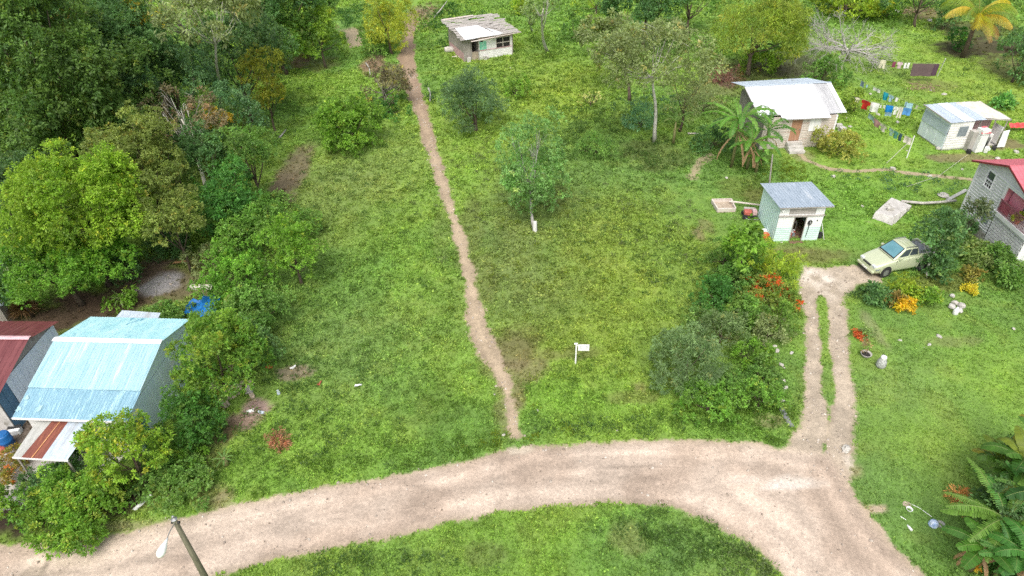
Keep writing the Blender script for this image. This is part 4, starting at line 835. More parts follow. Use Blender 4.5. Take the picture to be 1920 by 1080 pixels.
# ---------------------------------------------------------------- white roofed wooden house
def white_house():
    r = thing('wooden_house', 'weathered board house with a bright white roof behind the banana plants', 'house', (21.3,53.1,0), R_(2.3))
    w, d = 6.1, 6.0; h = 2.85
    MB().wall(0, w, .0, h, 0, [(2.35,3.25,.0,2.7),(3.92,4.75,1.55,2.72)], 'lap', .2, .02).build('front_wall', M['pale_wood'], r)
    m = MB(); m.corr((0,d,0),(0,0,0),(0,0,h-.05),(0,d,3.0), .25, .02, 'plank'); m.q((.0,0,h-.05),(0,4.1,3.8),(0,d,3.0)); m.build('side_wall', M['grey_wood_v'], r)
    m = MB(); m.corr((w,0,0),(w,d,0),(w,d,3.0),(w,0,h-.05), .25, .02, 'plank'); m.q((w,0,h-.05),(w,d,3.0),(w,4.1,3.8)); m.build('side_wall', M['grey_wood_v'], r)
    MB().corr((w,d,0),(0,d,0),(0,d,3),(w,d,3), .25, .02, 'plank').build('back_wall', M['grey_wood_v'], r)
    # roof: white front slope in two lengths, grey sheets at the right end, blue-grey back slope
    MB().corr((-.5,.22,2.98),(1.3,.22,2.98),(1.3,4.1,4.0),(-.6,4.1,4.0), .22, .014, 'box').build('roof_sheet', M['white_roof'], r)
    MB().corr((1.3,-.42,2.80),(5.35,-.42,2.80),(5.4,4.1,4.0),(1.3,4.1,4.0), .22, .014, 'box').build('roof_sheet', M['white_roof'], r)
    MB().corr((5.35,.05,2.92),(6.5,.15,2.90),(6.6,4.15,3.985),(5.4,4.1,3.985), .2, .02, 'box').build('grey_roof_sheet', M['grey_roof'], r)
    m = MB(); m.corr((6.5,.15,2.93),(6.9,.15,2.93),(7.0,4.15,4.01),(6.6,4.15,4.01), .2, .014, 'box'); m.build('roof_edge_sheet', M['white_roof'], r)
    MB().corr((7.0,4.1,4.0),(-.6,4.1,4.0),(-.95,6.5,3.5),(6.2,6.9,3.45), .22, .014, 'box').build('back_roof', M['galv_pale'], r)
    m = MB(); m.beam((-.6,4.08,4.03),(7.0,4.12,4.03),.22,.02); m.build('ridge_cap', M['galv_pale'], r)
    m = MB(); m.beam((-.5,.24,2.93),(-.6,4.1,3.94),.03,.09); m.build('rake_board', M['grey_wood'], r)
    m = MB(); m.box(2.33,3.27,.03,.08,.66,2.7); m.build('door', M['door'], r)
    MB().box(3.10,3.16,-.03,.03,1.62,1.72).build('door_handle', M['steel'], r)
    m = MB(); m.box(2.25,2.35,-.05,.03,.62,2.78); m.box(3.25,3.33,-.05,.03,.62,2.78); m.build('door_frame', M['pale_wood'], r)
    f = MB(); f.box(3.86,3.93,-.05,.03,1.5,2.78); f.box(4.74,4.82,-.05,.03,1.5,2.78); f.box(3.93,4.74,-.048,.03,1.48,1.56); f.box(3.93,4.74,-.048,.03,2.71,2.78); f.box(4.31,4.35,-.045,.0,1.56,2.71)
    wn = f.build('window', M['white_board'], r); MB().box(3.93,4.74,.0,.03,1.56,2.71).build('shutter', M['white_paint'], wn)
    for k in range(3): MB().box(2.2, 3.5, -1.15+.36*k, -.02, .22*k+.001*k, .22*(k+1), .02).build('step', M['white_conc'], r)
    m = MB(); m.box(5.98,6.12,-.06,.05,0,2.8); m.build('corner_post', M['white_board'], r)
    m = MB(); m.beam((-.5,.28,2.9),(1.3,.28,2.9),.05,.08); m.beam((1.3,-.36,2.74),(5.35,-.36,2.74),.05,.08); m.build('fascia', M['grey_wood'], r)
white_house()
t = thing('washtub', 'white and black washtub beside the house steps', 'tub', G(1518,268))
MB().box(-.35,.35,-.2,.2,0,.42,.02).build('tub_body', M['plastic_white'], t); MB().box(-.29,.29,-.15,.15,.421,.425).build('water_surface', M['dark'], t)
t = thing('plank', 'tan plank lying on the grass left of the banana plants', 'plank', G(1299,252))
MB().beam((-.45,.05,.1),(.45,-.05,.1),.16,.05).build('board', M['pale_wood'], t)
for i, (px, py) in enumerate([(1572,238),(1578,246),(1562,232)]):
    t = thing('concrete_block', ['pale block nearest the wall at the house corner','largest pale block in the heap at the house corner','small pale block at the top of the corner heap'][i], 'block', G(px,py), .4*i, 'blocks heaped at the house corner')
    MB().box(-.28,.28,-.2,.2,0,.3+.08*(i == 1),.04).build('block_body', M['white_conc'], t, bevel=.02)

# ---------------------------------------------------------------- old shack at the top of the field
def shack():
    r = thing('wooden_shack', 'collapsing grey plank shack with a white patched roof beside the footpath', 'shack', (-3.0,77.8,0), R_(21.5))
    w = 4.1; h = 2.5
    MB().wall(0, w, 0, 1.0, 0, [], 'lap', .2, .02).build('lower_wall', M['white_board'], r)
    MB().wall(0, w, 1.08, 2.22, 0.01, [(2.1,3.85,1.08,2.15)], 'lap', .3, .012).build('upper_wall', M['white_board'], r)
    MB().box(-.02, w+.02, -.04, .03, 1.0, 1.08).build('rail', M['pink_board'], r)
    MB().box(-.02, w+.02, -.05, .03, 2.22, 2.5).build('pink_band', M['pink_board'], r)
    f = MB()
    f.box(2.1,2.16,-.03,.04,1.1,2.13); f.box(2.92,2.98,-.03,.04,1.1,2.13); f.box(3.79,3.85,-.03,.04,1.1,2.13); f.box(2.16,3.79,-.028,.03,1.57,1.64)
    wn = f.build('window', M['pale_wood'], r); MB().box(2.16,3.79,.05,.06,1.1,2.13).build('pane', M['dark'], wn)
    s = MB().box(.12,.95,-.03,.0,1.12,2.02).build('notice', M['green_sign'], r)
    MB().box(.2,.55,-.05,-.032,2.0,2.1).build('notice_bracket', M['dark'], s)
    # left open lean-to and side wall
    MB().corr((0,4.5,0),(0,0,0),(0,0,2.45),(0,4.5,2.6), .22, .025, 'plank').build('side_wall', M['grey_wood_v'], r)
    m = MB(); m.corr((-1.7,0.2,0),(-.9,0.15,0),(-.9,0.15,2.5),(-1.7,0.2,2.75), .2, .02, 'plank', warp=.02); m.build('front_boards', M['grey_wood_v'], r)
    m = MB(); m.corr((-1.8,5.2,0),(-1.75,0.2,0),(-1.75,0.2,1.0),(-1.8,5.2,1.0), .25, .02, 'plank'); m.build('low_side_wall', M['pink_board'], r)
    m = MB(); m.corr((-1.8,5.2,1.0),(-1.75,0.2,1.0),(-1.75,0.2,2.75),(-1.8,5.2,2.9), .22, .025, 'plank', warp=.02); m.build('side_boards', M['grey_wood_v'], r)
    for (x, y) in ((-1.72,.15),(-.85,.1),(-.05,-.06),(w,-.03),(w,4.6),(-1.8,5.2)): MB().tube([(x,y,0),(x+.02,y,2.6)], .055, 6).build('post', M['grey_wood_v'], r)
    MB().corr((w,0,0),(w,4.6,0),(w,4.6,2.5),(w,0,2.4), .22, .02, 'plank').build('end_wall', M['grey_wood_v'], r)
    MB().corr((w,4.6,0),(-1.8,5.2,0),(-1.8,5.2,2.8),(w,4.6,2.6), .22, .02, 'plank').build('back_wall', M['grey_wood_v'], r)
    m = MB(); m.box(-.8,-.1,.1,.5,0,.9,.05); m.build('brick_base', M['brown_stone'], r)
    # roof: split planks laid across the slope, and a sheet of white metal
    rng = np.random.default_rng(4); m = MB()
    for k in range(17):
        v = k/16.; y = -.35+v*6.2; z = 2.62+v*.55
        x = -2.15+.12*rng.normal()-.25*v
        while x < w+.5-.3*v:
            L = rng.uniform(.9,2.2); xe = min(x+L, w+.75-.35*v+.12*rng.normal()); zz = z+rng.uniform(0,.05); a = rng.normal()*.02
            if rng.uniform() > .05: m.beam((x,y-a*3,zz),(xe,y+a*3,zz+rng.normal()*.015), .36, .03)
            x += L+.02
    m.build('roof_planks', M['grey_wood'], r)
    m = MB(); m.corr((-1.75,-.62,2.66),(2.2,-.40,2.66),(1.0,2.9,3.0),(-1.7,2.9,3.0), .25, .012, 'box', rows=5, warp=.012); m.build('white_roof_sheet', M['white_roof'], r)
    MB().corr((2.2,-.40,2.665),(3.1,-.38,2.665),(1.6,1.9,2.93),(1.6,2.0,2.93), .25, .01, 'box').build('white_roof_sheet', M['white_roof'], r)
    MB().beam((-1.1,-.7,2.42),(w+.9,-.45,2.6),.26,.035).build('loose_board', M['pale_wood'], r); MB().beam((-2.3,5.9,3.26),(1.6,5.9,3.28),.4,.04).build('loose_board', M['pale_wood'], r)
    for (x,y,s) in ((.45,-.35,.35),(-1.5,-.25,.4),(.9,-.3,.2)): MB().box(x,x+s,y,y+.25,0,.45*s/.35,.04).build('base_block', M['white_conc'], r)
shack()
t = thing('wicker_basket', 'round hollow log section lying on the grass left of the shack', 'log', G(843,98))
m = MB(); m.tube([(-.55,0,.3),(-.2,.02,.33),(.2,.0,.33),(.5,-.02,.3)],[.3,.34,.34,.3],12,False); m.build('log_shell', M['stone'], t); MB().tube([(-.5,0,.3),(.46,0,.3)], .27, 10).build('log_core', M['dark'], t)
t.name = 'hollow_log'
t = thing('board', 'pale boards flat on the ground between log and shack', 'boards', G(858,107)); m = MB(); m.box(-.7,.5,-.25,.0,.05,.12,.04); m.box(-.3,.9,.02,.25,.04,.1,.04); m.build('boards_pile', M['pale_wood'], t)

# ---------------------------------------------------------------- metal shed
def metal_shed():
    r = thing('metal_shed', 'pale blue sheet metal shed with an open porch above the red roof', 'shed', (36.2,51.9,0), R_(6.6))
    MB().wall(0, 2.05, .12, 2.45, 0, [(.85,1.68,1.19,2.05)], 'lap', .22, .02).build('front_wall', M['white_board'], r)
    wn = MB().box(.85,1.68,-.02,.02,1.19,2.05).build('window', M['grey_screen'], r)
    m = MB(); m.box(.8,.85,-.04,.03,1.15,2.1); m.box(1.68,1.73,-.04,.03,1.15,2.1); m.build('frame', M['white_board'], wn)
    MB().corr((0,3.4,.1),(0,0,.1),(0,0,1.45),(0,3.4,1.45), 1.2, .02, 'lap').build('side_wall', M['galv_side'], r)
    MB().corr((-.06,3.4,1.35),(-.06,0,1.35),(0,0,2.15),(0,3.4,2.25), 1.2, .02, 'lap').build('side_wall', M['galv_pale'], r)
    MB().q((.01,0,2.1),(.01,3.4,2.2),(.01,3.4,2.5),(.01,0,2.47)).build('gable_sheet', M['galv_side'], r)
    MB().corr((5.2,3.4,.1),(0,3.4,.1),(0,3.4,2.5),(5.2,3.4,2.5), .25, .02, 'plank').build('back_wall', M['grey_wood_v'], r)
    MB().corr((2.05,0,.1),(2.05,3.4,.1),(2.05,3.4,2.45),(2.05,0,2.45), .25, .02, 'plank').build('inner_wall', M['grey_wood_v'], r)
    MB().corr((2.9,1.4,.05),(4.7,1.2,.05),(4.7,1.2,2.4),(2.9,1.4,2.4), .22, .02, 'plank').build('porch_wall', M['pink_board'], r)
    MB().box(2.9,3.3,1.3,1.36,1.3,2.3).build('porch_opening', M['dark'], r)
    for i, (x0,x1,y0,z) in enumerate([(-.25,1.1,-.12,2.52),(1.0,2.0,-.10,2.545),(1.95,3.05,-.04,2.53)]):
        MB().corr((x0,y0,z),(x1,y0-.02,z),(x1,3.55,z+.1),(x0,3.5,z+.1), .2, .02, 'box', rows=4, warp=.008).build('roof_sheet', M['galv_pale'] if i != 1 else M['galv_side'], r)
    MB().corr((3.0,.45,2.46),(5.2,-.15,2.42),(4.9,3.4,2.62),(2.6,3.4,2.66), .5, .02, 'lap', rows=4, warp=.02).build('porch_roof', M['cream_sheet'], r)
    m = MB(); m.beam((-.25,3.5,2.66),(-.25,-.12,2.53),.05,.09); m.beam((3.0,.42,2.4),(5.2,-.12,2.36),.05,.09); m.build('fascia', M['grey_wood'], r)
    for (x,y) in ((5.0,0),(2.95,.4),(5.0,3.3),(4.1,.2)): MB().tube([(x,y,0),(x,y,2.4)], .05, 6).build('post', M['grey_wood_v'], r)
    MB().box(4.75,4.8,-.1,.9,.25,1.75,.03).build('porch_screen', M['white_board'], r); MB().box(4.72,5.35,-.35,-.3,.1,1.5,.06).build('porch_board', M['white_paint'], r)
    m = MB(); m.box(0,5.1,.02,3.3,.0,.12,.02); m.build('floor', M['concrete'], r)
    MB().box(1.9,2.4,-.5,-.04,.0,1.75,.03).build('side_cupboard', M['concrete'], r)
metal_shed()
fr = lambda x, y: (36.2+x*math.cos(.115)-y*math.sin(.115), 51.9+x*math.sin(.115)+y*math.cos(.115))
t = thing('refrigerator', 'tall white refrigerator standing outside the metal shed', 'refrigerator', (*fr(2.72,-.5),0), .2)
MB().box(-.36,.36,-.34,.34,0,1.5).build('cabinet', M['plastic_white'], t, bevel=.03); MB().box(-.36,.36,-.36,.34,1.53,2.0).build('freezer_door', M['plastic_white'], t, bevel=.03)
t = thing('cloth', 'pink-red cloth laid over the white refrigerator', 'cloth', (*fr(2.75,-.5),2.03)); m = MB(); m.corr((-.42,-.42,-.35),(.4,-.4,-.3),(.3,.3,.03),(-.2,.2,.03), .2, .03, 'wave', rows=6, warp=.02); m.build('fabric', weathered('pink_red_cloth', C(.5,.09,.11), C(.62,.2,.22), None, rough=.9), t)
for i, (x, y, sx, sy, h, mt, nm, lb) in enumerate([(3.45,-.2,.5,.4,.55,'rubber','crate','black crate on the porch of the metal shed'),(3.9,.15,.6,.35,.75,'steel','stove','grey stove inside the porch of the metal shed'),(3.3,-.9,.3,.25,.5,'plastic_white','box','white box on the ground below the refrigerator'),
        (4.3,-.55,.35,.3,.3,'rubber','pot','dark pot at the edge of the porch floor'),(1.9,-.75,.4,.3,.3,'rubber','basin','dark basin at the foot of the grey cupboard'),(4.35,.4,.35,.3,.9,'white_board','box','pale box against the pink porch wall'),(3.7,-.65,.28,.22,.25,'plastic_white','bowl','white bowl between the crate and the dark pot')]):
    t = thing(nm, lb, nm, (*fr(x,y),.12 if y > -.3 else 0), .3*i); MB().box(-sx/2,sx/2,-sy/2,sy/2,0,h,.03).build('body', M[mt], t, bevel=.03)
t = thing('cloth', 'red cloth spread low at the right edge beyond the metal shed', 'cloth', G(1915,238,.4)); m = MB(); m.corr((-1.0,-.2,0),(2.2,.0,0),(2.2,.5,.25),(-1.,.3,.2), .5, .08, 'wave', rows=5, warp=.04); m.build('fabric', weathered('red_cloth', C(.55,.04,.04), C(.66,.12,.12), None, rough=.85), t)
for i in range(7):
    g = G(1733+i*4.2+random.uniform(-2,2), 243+i*6.2)
    t = thing('stone', ['first and topmost','second','third','fourth','fifth','sixth','last and lowest'][i]+' white stone along the side wall of the metal shed', 'stone', g, i, 'stones along the metal shed wall')
    MB().lathe((0,0,0),[(.12,0),(.2,.06),(.19,.16),(.08,.24)],7).build('stone_body', M['stone'], t)

# ---------------------------------------------------------------- grey two storey house
def grey_house():
    r = thing('house', 'two storey grey house with a coral red roof and pink balcony', 'house', (31.75,41.2,0), R_(-90))
    w, d, e, rg = 6.3, 8.0, 4.5, 5.65; mid = 2.95
    MB().wall(0, 3.12, .7, e, 0, [(1.1,1.82,3.35,4.42),(2.15,2.85,1.2,2.2)], 'lap', .2, .028).build('siding', M['siding'], r)
    MB().wall(0, 3.12, 0, .7, 0, [], 'lap', .35, .005).build('base_wall', M['concrete'], r)
    MB().q((0,-.0,e),(w,-.0,e),(mid,-.0,rg)).build('gable_backing', M['siding'], r)
    m = MB()
    for k in range(6):
        z0 = e+k*.2; z1 = min(z0+.2, rg); f0 = (z0-e)/(rg-e); f1 = (z1-e)/(rg-e)
        m.q((mid*f0,-.03,z0),(w-(w-mid)*f0,-.03,z0),(w-(w-mid)*f1,-.005,z1),(mid*f1,-.005,z1))
    m.build('gable_siding', M['siding'], r)
    MB().box(0,w,-.055,-.032,e-.04,e+.06).build('trim_board', M['trim'], r)
    for (a, b) in ((-.03,.08),(3.06,3.2)): MB().box(a,b,-.06,.06,.7 if a < 1 else 2.62,e-.04).build('corner_board', M['trim'], r)
    # block ground floor
    MB().box(3.15,w,.02,.2,0,2.3).build('block_backing', M['mortar'], r)
    m = MB()
    for k in range(11):
        z = .01+k*.208; x = 3.17-(.2 if k % 2 else 0)
        while x < w-.02:
            a = max(x, 3.17); b = min(x+.39, w)
            if b-a > .05: m.box(a+.012, b-.012, -.018+random.uniform(-.01,.01), .018, z, z+.165)
            x += .41
    m.build('block_wall', M['block'], r)
    m = MB()
    for k in range(11):
        z = .01+k*.208; y = .02
        while y < d-.05: m.box(w, w+.02, y, min(y+.39,d), z, z+.19); y += .41
    m.build('side_block_wall', M['white_paint'], r)
    MB().box(w-.2,w-.001,.2,d,0,2.3).build('side_block_backing', M['mortar'], r)
    MB().box(3.0,w+.12,-.14,1.7,2.31,2.58).build('balcony_slab', M['trim'], r)
    MB().box(3.05,3.15,-.01,1.6,2.6,e-.05).build('balcony_side_wall', M['pink'], r)
    MB().box(3.15,w,1.6,1.68,2.6,e).build('balcony_back_wall', M['siding'], r)
    MB().box(3.15,w,.0,.1,4.28,e).build('balcony_beam', M['trim'], r); MB().box(w-.12,w,-.02,.1,2.58,e).build('balcony_post', M['pink'], r)
    MB().q((3.15,.05,4.27),(w,.05,4.27),(w,1.6,4.27),(3.15,1.6,4.27)).build('balcony_ceiling', M['trim'], r)
    m = MB(); prof = [(3.25,2.62),(3.25,3.6)]+[(3.75-.5*math.cos(a), 3.6+.62*math.sin(a)) for a in [math.pi*k/8 for k in range(1,8)]]+[(4.25,3.6),(4.25,2.62)]
    m.q(*[(x,.42,z) for x, z in prof]); 
    for k in range(len(prof)-1): m.q((prof[k][0],.42,prof[k][1]),(prof[k+1][0],.42,prof[k+1][1]),(prof[k+1][0],.7,prof[k+1][1]),(prof[k][0],.7,prof[k][1]))
    m.build('arched_panel', M['pink'], r)
    rl = MB(); rl.box(3.15,w,-.1,-.06,3.4,3.45)
    for k in range(28): x = 3.2+k*.112; rl.box(x,x+.025,-.095,-.07,2.58,3.4)
    rl.build('railing', weathered('dark_pink_rail', C(.22,.08,.10), C(.3,.12,.14), None, rough=.5), r)
    MB().box(3.25,4.15,-.055,-.03,2.72,3.38).build('rail_panel', weathered('deep_pink_panel', C(.40,.06,.11), C(.5,.10,.16), None, rough=.5), r)
    f = MB(); f.box(1.04,1.1,-.07,.02,3.29,4.48); f.box(1.82,1.88,-.07,.02,3.29,4.48); f.box(1.1,1.82,-.07,.02,4.42,4.48); f.box(1.1,1.82,-.07,.02,3.29,3.35); f.box(1.1,1.82,-.06,.0,3.83,3.88)
    wn = f.build('window', M['trim'], r); MB().box(1.1,1.82,.01,.02,3.88,4.42).build('pane', M['glass'], wn)
    g = MB(); g.box(1.1,1.82,.03,.04,3.35,3.83); pn = g.build('pane', M['dark'], wn)
    l = MB()
    for k in range(3): l.box(1.12+.24*k,1.30+.24*k,-.02,.01,3.55,3.6)
    for k in range(4): l.box(1.1+.22*k,1.14+.22*k,-.02,.01,3.35,3.83)
    l.build('louvre_bars', M['trim'], wn)
    MB().box(2.15,2.85,.01,.04,1.2,2.2).build('lower_door', M['grey_screen'], r)
    # walls on the far sides
    MB().corr((w,1.7,2.3),(w,d,2.3),(w,d,e),(w,1.7,e), .25, .01, 'lap').build('upper_side_wall', M['siding'], r); MB().corr((w,0,2.6),(w,1.7,2.6),(w,1.7,3.4),(w,0,3.4), .12, .02, 'plank').build('balcony_end_rail', M['pink'], r)
    MB().q((0,d,e),(w,d,e),(mid,d,rg)).build('back_gable', M['siding'], r)
    MB().corr((0,d,0),(0,0,0),(0,0,e),(0,d,e), .25, .01, 'lap').build('side_wall', M['siding'], r)
    MB().box(0,w,d,d+.05,0,e).build('back_wall', M['siding'], r)
    o = .38; dz = o*(rg-e)/mid
    MB().corr((mid,-o,rg+.04),(mid,d+o,rg+.04),(-o,d+o,e-dz+.06),(-o,-o,e-dz+.06), .24, .02, 'box').build('roof', M['red_roof'], r)
    MB().corr((w+o,-o,e-dz+.06),(w+o,d+o,e-dz+.06),(mid,d+o,rg+.04),(mid,-o,rg+.04), .24, .02, 'box').build('roof', M['red_roof'], r)
    m = MB(); m.beam((-o,-o,e-dz),(mid,-o,rg-.03),.04,.12); m.beam((mid,-o,rg-.03),(w+o,-o,e-dz),.04,.12); m.build('rake_board', M['red_dark'], r)
grey_house()
t = thing('rock', 'large tan rock at the foot of the grey house wall', 'rock', G(1842,438), .4)
MB().lathe((0,0,0),[(.55,0),(.7,.2),(.6,.5),(.25,.62)],9).build('rock_body', weathered('tan_rock', C(.36,.29,.21), C(.48,.40,.30), None, scale=3, rough=.95), t)
t = thing('potted_plant', 'yellow-green pot plant on the pink balcony', 'plant', (31.75-.0,36.4,2.6)); t.location = (31.95,36.35,2.6)
Lv = Leaves(); crown(Lv, (0,0,.45), .2, .2, P_yel, np.random.default_rng(3), leaf=.12, nl=5); Lv.build('leaves', LEAF, t); MB().lathe((0,0,0),[(.12,0),(.17,.28),(.13,.28)],10).build('pot', M['orange'], t)

# ---------------------------------------------------------------- blue roofed house, its lean-to and the maroon roof
def blue_house():
    r = thing('house', 'low house with a large streaked blue and white metal roof', 'house', (-23.4,22.1,0), R_(-4.6))
    W_, yr, yb = 5.55, 4.15, 6.85; ze, zr, zb = 2.6, 3.8, 3.05
    zm = ze+(zr-ze)*.36; ym = yr*.36
    MB().corr((0,0,ze),(W_,0,ze),(W_+.04,ym+.1,zm+.03),(0,ym+.1,zm+.03), .16, .032, 'wave', rows=5, warp=.010).build('lower_roof_sheet', M['blue_front'], r)
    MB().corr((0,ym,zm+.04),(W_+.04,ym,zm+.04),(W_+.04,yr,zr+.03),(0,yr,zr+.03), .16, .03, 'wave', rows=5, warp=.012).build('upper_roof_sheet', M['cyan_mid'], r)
    for k in range(6):
        a = k*W_/6; b = (k+1)*W_/6+.03; MB().corr((a,yr,zr+.02+.006*(k%2)),(b,yr,zr+.02+.006*(k%2)),(b+.02,yb,zb+.006*(k%2)),(a+.02,yb,zb+.006*(k%2)), .16, .018, 'wave').build('back_roof_sheet', M['cyan_back'], r)
    m = MB(); m.q((-.03,yr-.16,zr+.03),(W_+.06,yr-.16,zr+.03),(W_+.06,yr,zr+.075),(-.03,yr,zr+.075)); m.q((-.03,yr,zr+.075),(W_+.06,yr,zr+.075),(W_+.06,yr+.16,zr+.04),(-.03,yr+.16,zr+.04)); m.build('ridge_cap', M['white_cap'], r)
    m = MB(); m.beam((0,-.02,ze-.02),(W_,-.02,ze-.02),.05,.09); m.build('fascia', M['white_board'], r)
    w0, w1, y0, y1 = .3, W_-.25, .35, yb-.3
    zz = lambda y: (ze+(zr-ze)*y/yr if y < yr else zr+(zb-zr)*(y-yr)/(yb-yr))-.03
    m = MB(); m.corr((w1,y0,0),(w1,y1,0),(w1,y1,2.6),(w1,y0,2.6), 1.1, .015, 'plank'); m.q((w1,y0,2.6),(w1,y1,2.6),(w1,y1,zz(y1)),(w1,yr,zz(yr)),(w1,y0,zz(y0))); m.build('end_wall', M['pale_blue_wall'], r)
    m = MB(); m.corr((w0,y1,0),(w0,y0,0),(w0,y0,2.6),(w0,y1,2.6), 1.1, .015, 'plank'); m.q((w0,y0,2.6),(w0,y1,2.6),(w0,y1,zz(y1)),(w0,yr,zz(yr)),(w0,y0,zz(y0))); m.build('end_wall', M['pale_blue_wall'], r)
    MB().box(w0,w1,y0,y0+.05,0,2.6).build('front_wall', M['white_board'], r); MB().box(w0,w1,y1,y1+.05,0,zz(y1)).build('back_wall', M['pale_blue_wall'], r)
    MB().box(w1,w1+.03,y0+.2,y0+.9,.0,2.0).build('side_door', weathered('blue_painted_door', C(.03,.13,.24), C(.05,.19,.32), None, rough=.5), r)
    # patch of flaked paint
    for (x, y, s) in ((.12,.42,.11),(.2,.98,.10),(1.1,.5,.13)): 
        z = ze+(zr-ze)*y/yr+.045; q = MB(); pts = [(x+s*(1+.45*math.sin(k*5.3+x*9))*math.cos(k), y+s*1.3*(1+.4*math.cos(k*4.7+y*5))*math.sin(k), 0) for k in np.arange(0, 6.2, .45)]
        q.q(*[(p[0], p[1], ze+(zr-ze)*p[1]/yr+.045) for p in pts]); q.build('bleach_painted_sheen_patch', M['cyan_mid'], r)
blue_house()
def lean_to():
    r = thing('patio_roof', 'three-sheet patio roof of grey, rusted and white metal', 'roof', (-22.62,20.28,0), R_(-6))
    for i, (a0, a1, b0, b1, mt, nm) in enumerate([(0,.42,.04,.86,'cement_sheet','grey_sheet'),(.42,1.42,.80,1.66,'rust','rusted_sheet'),(1.42,2.62,1.6,2.82,'galv_pale','white_sheet')]):
        MB().corr((a0,0,2.0+.012*i),(a1,0,2.0+.012*i),(b1,2.1,2.33+.012*i),(b0-.02,2.1,2.33+.012*i), .15, .008, 'wave').build(nm, M[mt], r)
    MB().q((.90,.0,2.035),(.955,.0,2.035),(1.22,2.08,2.365),(1.19,2.08,2.365)).build('rust_streak', M['rust_bright'], r)
    m = MB(); m.beam((-.02,0,1.96),(2.64,0,1.96),.05,.08); m.build('fascia', M['white_board'], r)
    for (x, y) in ((.08,.1),(2.5,.1),(2.6,1.9),(.15,1.9)): MB().tube([(x,y,0),(x,y,1.95 if y < 1 else 2.25)], .05, 6).build('post', M['grey_wood_v'], r)
lean_to()
t = tag(MB().box(-28.5,-19.0,18.9,22.3,.02,.10,.0).build('patio', M['concrete']), kind='structure')
t = thing('annex_roof', 'small pale grey metal roof behind the big blue one', 'roof', (-22.55,28.9,0), R_(-6))
MB().corr((0,0,2.0),(2.72,0,2.0),(2.6,1.55,2.2),(.25,1.65,2.2), .2, .015, 'wave').build('roof_sheet', M['galv_pale'], t)
m = MB(); m.box(.15,2.55,.1,.15,0,1.98); m.box(.15,.2,.15,1.4,0,2.1); m.box(2.5,2.55,.15,1.4,0,2.1); m.build('walls', M['galv_side'], t)
def maroon_house():
    r = thing('house', 'house with a maroon metal roof cut by the picture edge', 'house', (-24.75,26.75,0), R_(-3))
    L = 9.0
    MB().corr((-L,-3.4,2.5),(0,-3.4,2.5),(0,0,3.5),(-L,0,3.5), .3, .02, 'box').build('front_roof', M['maroon'], r)
    MB().corr((-L,0,3.5),(.08,0,3.5),(.08,2.1,2.85),(-L,2.1,2.85), .3, .02, 'box').build('back_roof', M['maroon'], r)
    m = MB(); m.q((-L,-.14,3.52),(.05,-.14,3.52),(.05,0,3.56),(-L,0,3.56)); m.q((-L,0,3.56),(.05,0,3.56),(.05,.14,3.53),(-L,.14,3.53)); m.build('ridge_cap', M['pink_cap'], r)
    m = MB(); m.corr((-.28,-2.2,0),(-.28,2.0,0),(-.28,2.0,2.75),(-.28,-2.2,2.7), .35, .03, 'plank', warp=.01); m.build('side_wall', M['galv_side'], r)
    MB().corr((-.27,-3.1,0),(-.27,-2.2,0),(-.27,-2.2,2.6),(-.27,-3.1,2.5), .45, .02, 'plank').build('side_door', weathered('slate_blue_door', C(.08,.17,.26), C(.12,.23,.33), None, rough=.5), r)
    m = MB(); m.q((-.28,-2.2,2.7),(-.28,2.0,2.75),(-.28,1.9,2.85),(-.28,0,3.44),(-.28,-2.2,2.82)); m.build('gable_board', M['grey_wood_v'], r)
    MB().box(-L,-.28,-3.15,-3.1,0,2.45).build('front_wall', M['white_conc'], r); MB().box(-L,-.3,1.9,1.95,0,2.8).build('back_wall', M['white_conc'], r)
maroon_house()
t = thing('sheet_fence', 'leaning fence of old corrugated sheets between the two roofs', 'fence', (-24.0,24.2,0), R_(-3))
rng = np.random.default_rng(8)
for k in range(8):
    y = k*.62; h = 1.9+rng.normal()*.08
    MB().corr((0,y,0),(.02,y+.64,0),(.12,y+.66,h),(.1,y,h), .14, .02, 'wave').build('fence_sheet', M['galv_side'] if k not in (5,6) else M['cream_sheet'], t)
t = thing('wall_piece', 'broken low concrete wall at the edge of the patio', 'wall', G(12,800), .9); m = MB(); m.box(-1.2,1.0,-.15,.15,0,.6,.07); m.build('wall_body', M['concrete'], t)
t = thing('barrel', 'blue plastic drum on the patio beside the rusted roof', 'barrel', G(18,836)); MB().lathe((0,0,0),[(.29,0),(.31,.05),(.31,.4),(.33,.43),(.31,.46),(.31,.8),(.28,.86),(.24,.86)],18).build('drum', M['blue_plastic'], t, smooth=True)
MB().lathe((0,0,.865),[(.26,0),(.25,.03)],18).build('lid', M['blue_plastic'], t)
t = thing('cooler_box', 'white box with a black lid on the patio', 'box', G(31,812), .2); MB().box(-.28,.28,-.17,.17,0,.32).build('body', M['plastic_white'], t, bevel=.03); MB().box(-.3,.3,-.0,.2,.325,.37).build('lid', M['rubber'], t)
t = thing('bundle', 'red cloth bundle beside the blue drum', 'cloth', G(5,848)); MB().lathe((0,0,0),[(.25,0),(.33,.12),(.2,.3),(.06,.34)],9).build('cloth_heap', M['red_paint'], t)
t = thing('roof_corner', 'white metal roof corner at the far left edge', 'roof', G(0,568,1.6)); MB().corr((-2.5,-.4,0),(.35,-.3,0),(.1,.5,.15),(-2.5,.6,.15), .2, .015, 'wave').build('roof_sheet', M['galv_pale'], t)
MB().box(-2.3,-.1,-.1,.4,-1.6,-.05).build('wall', M['grey_wood_v'], t)
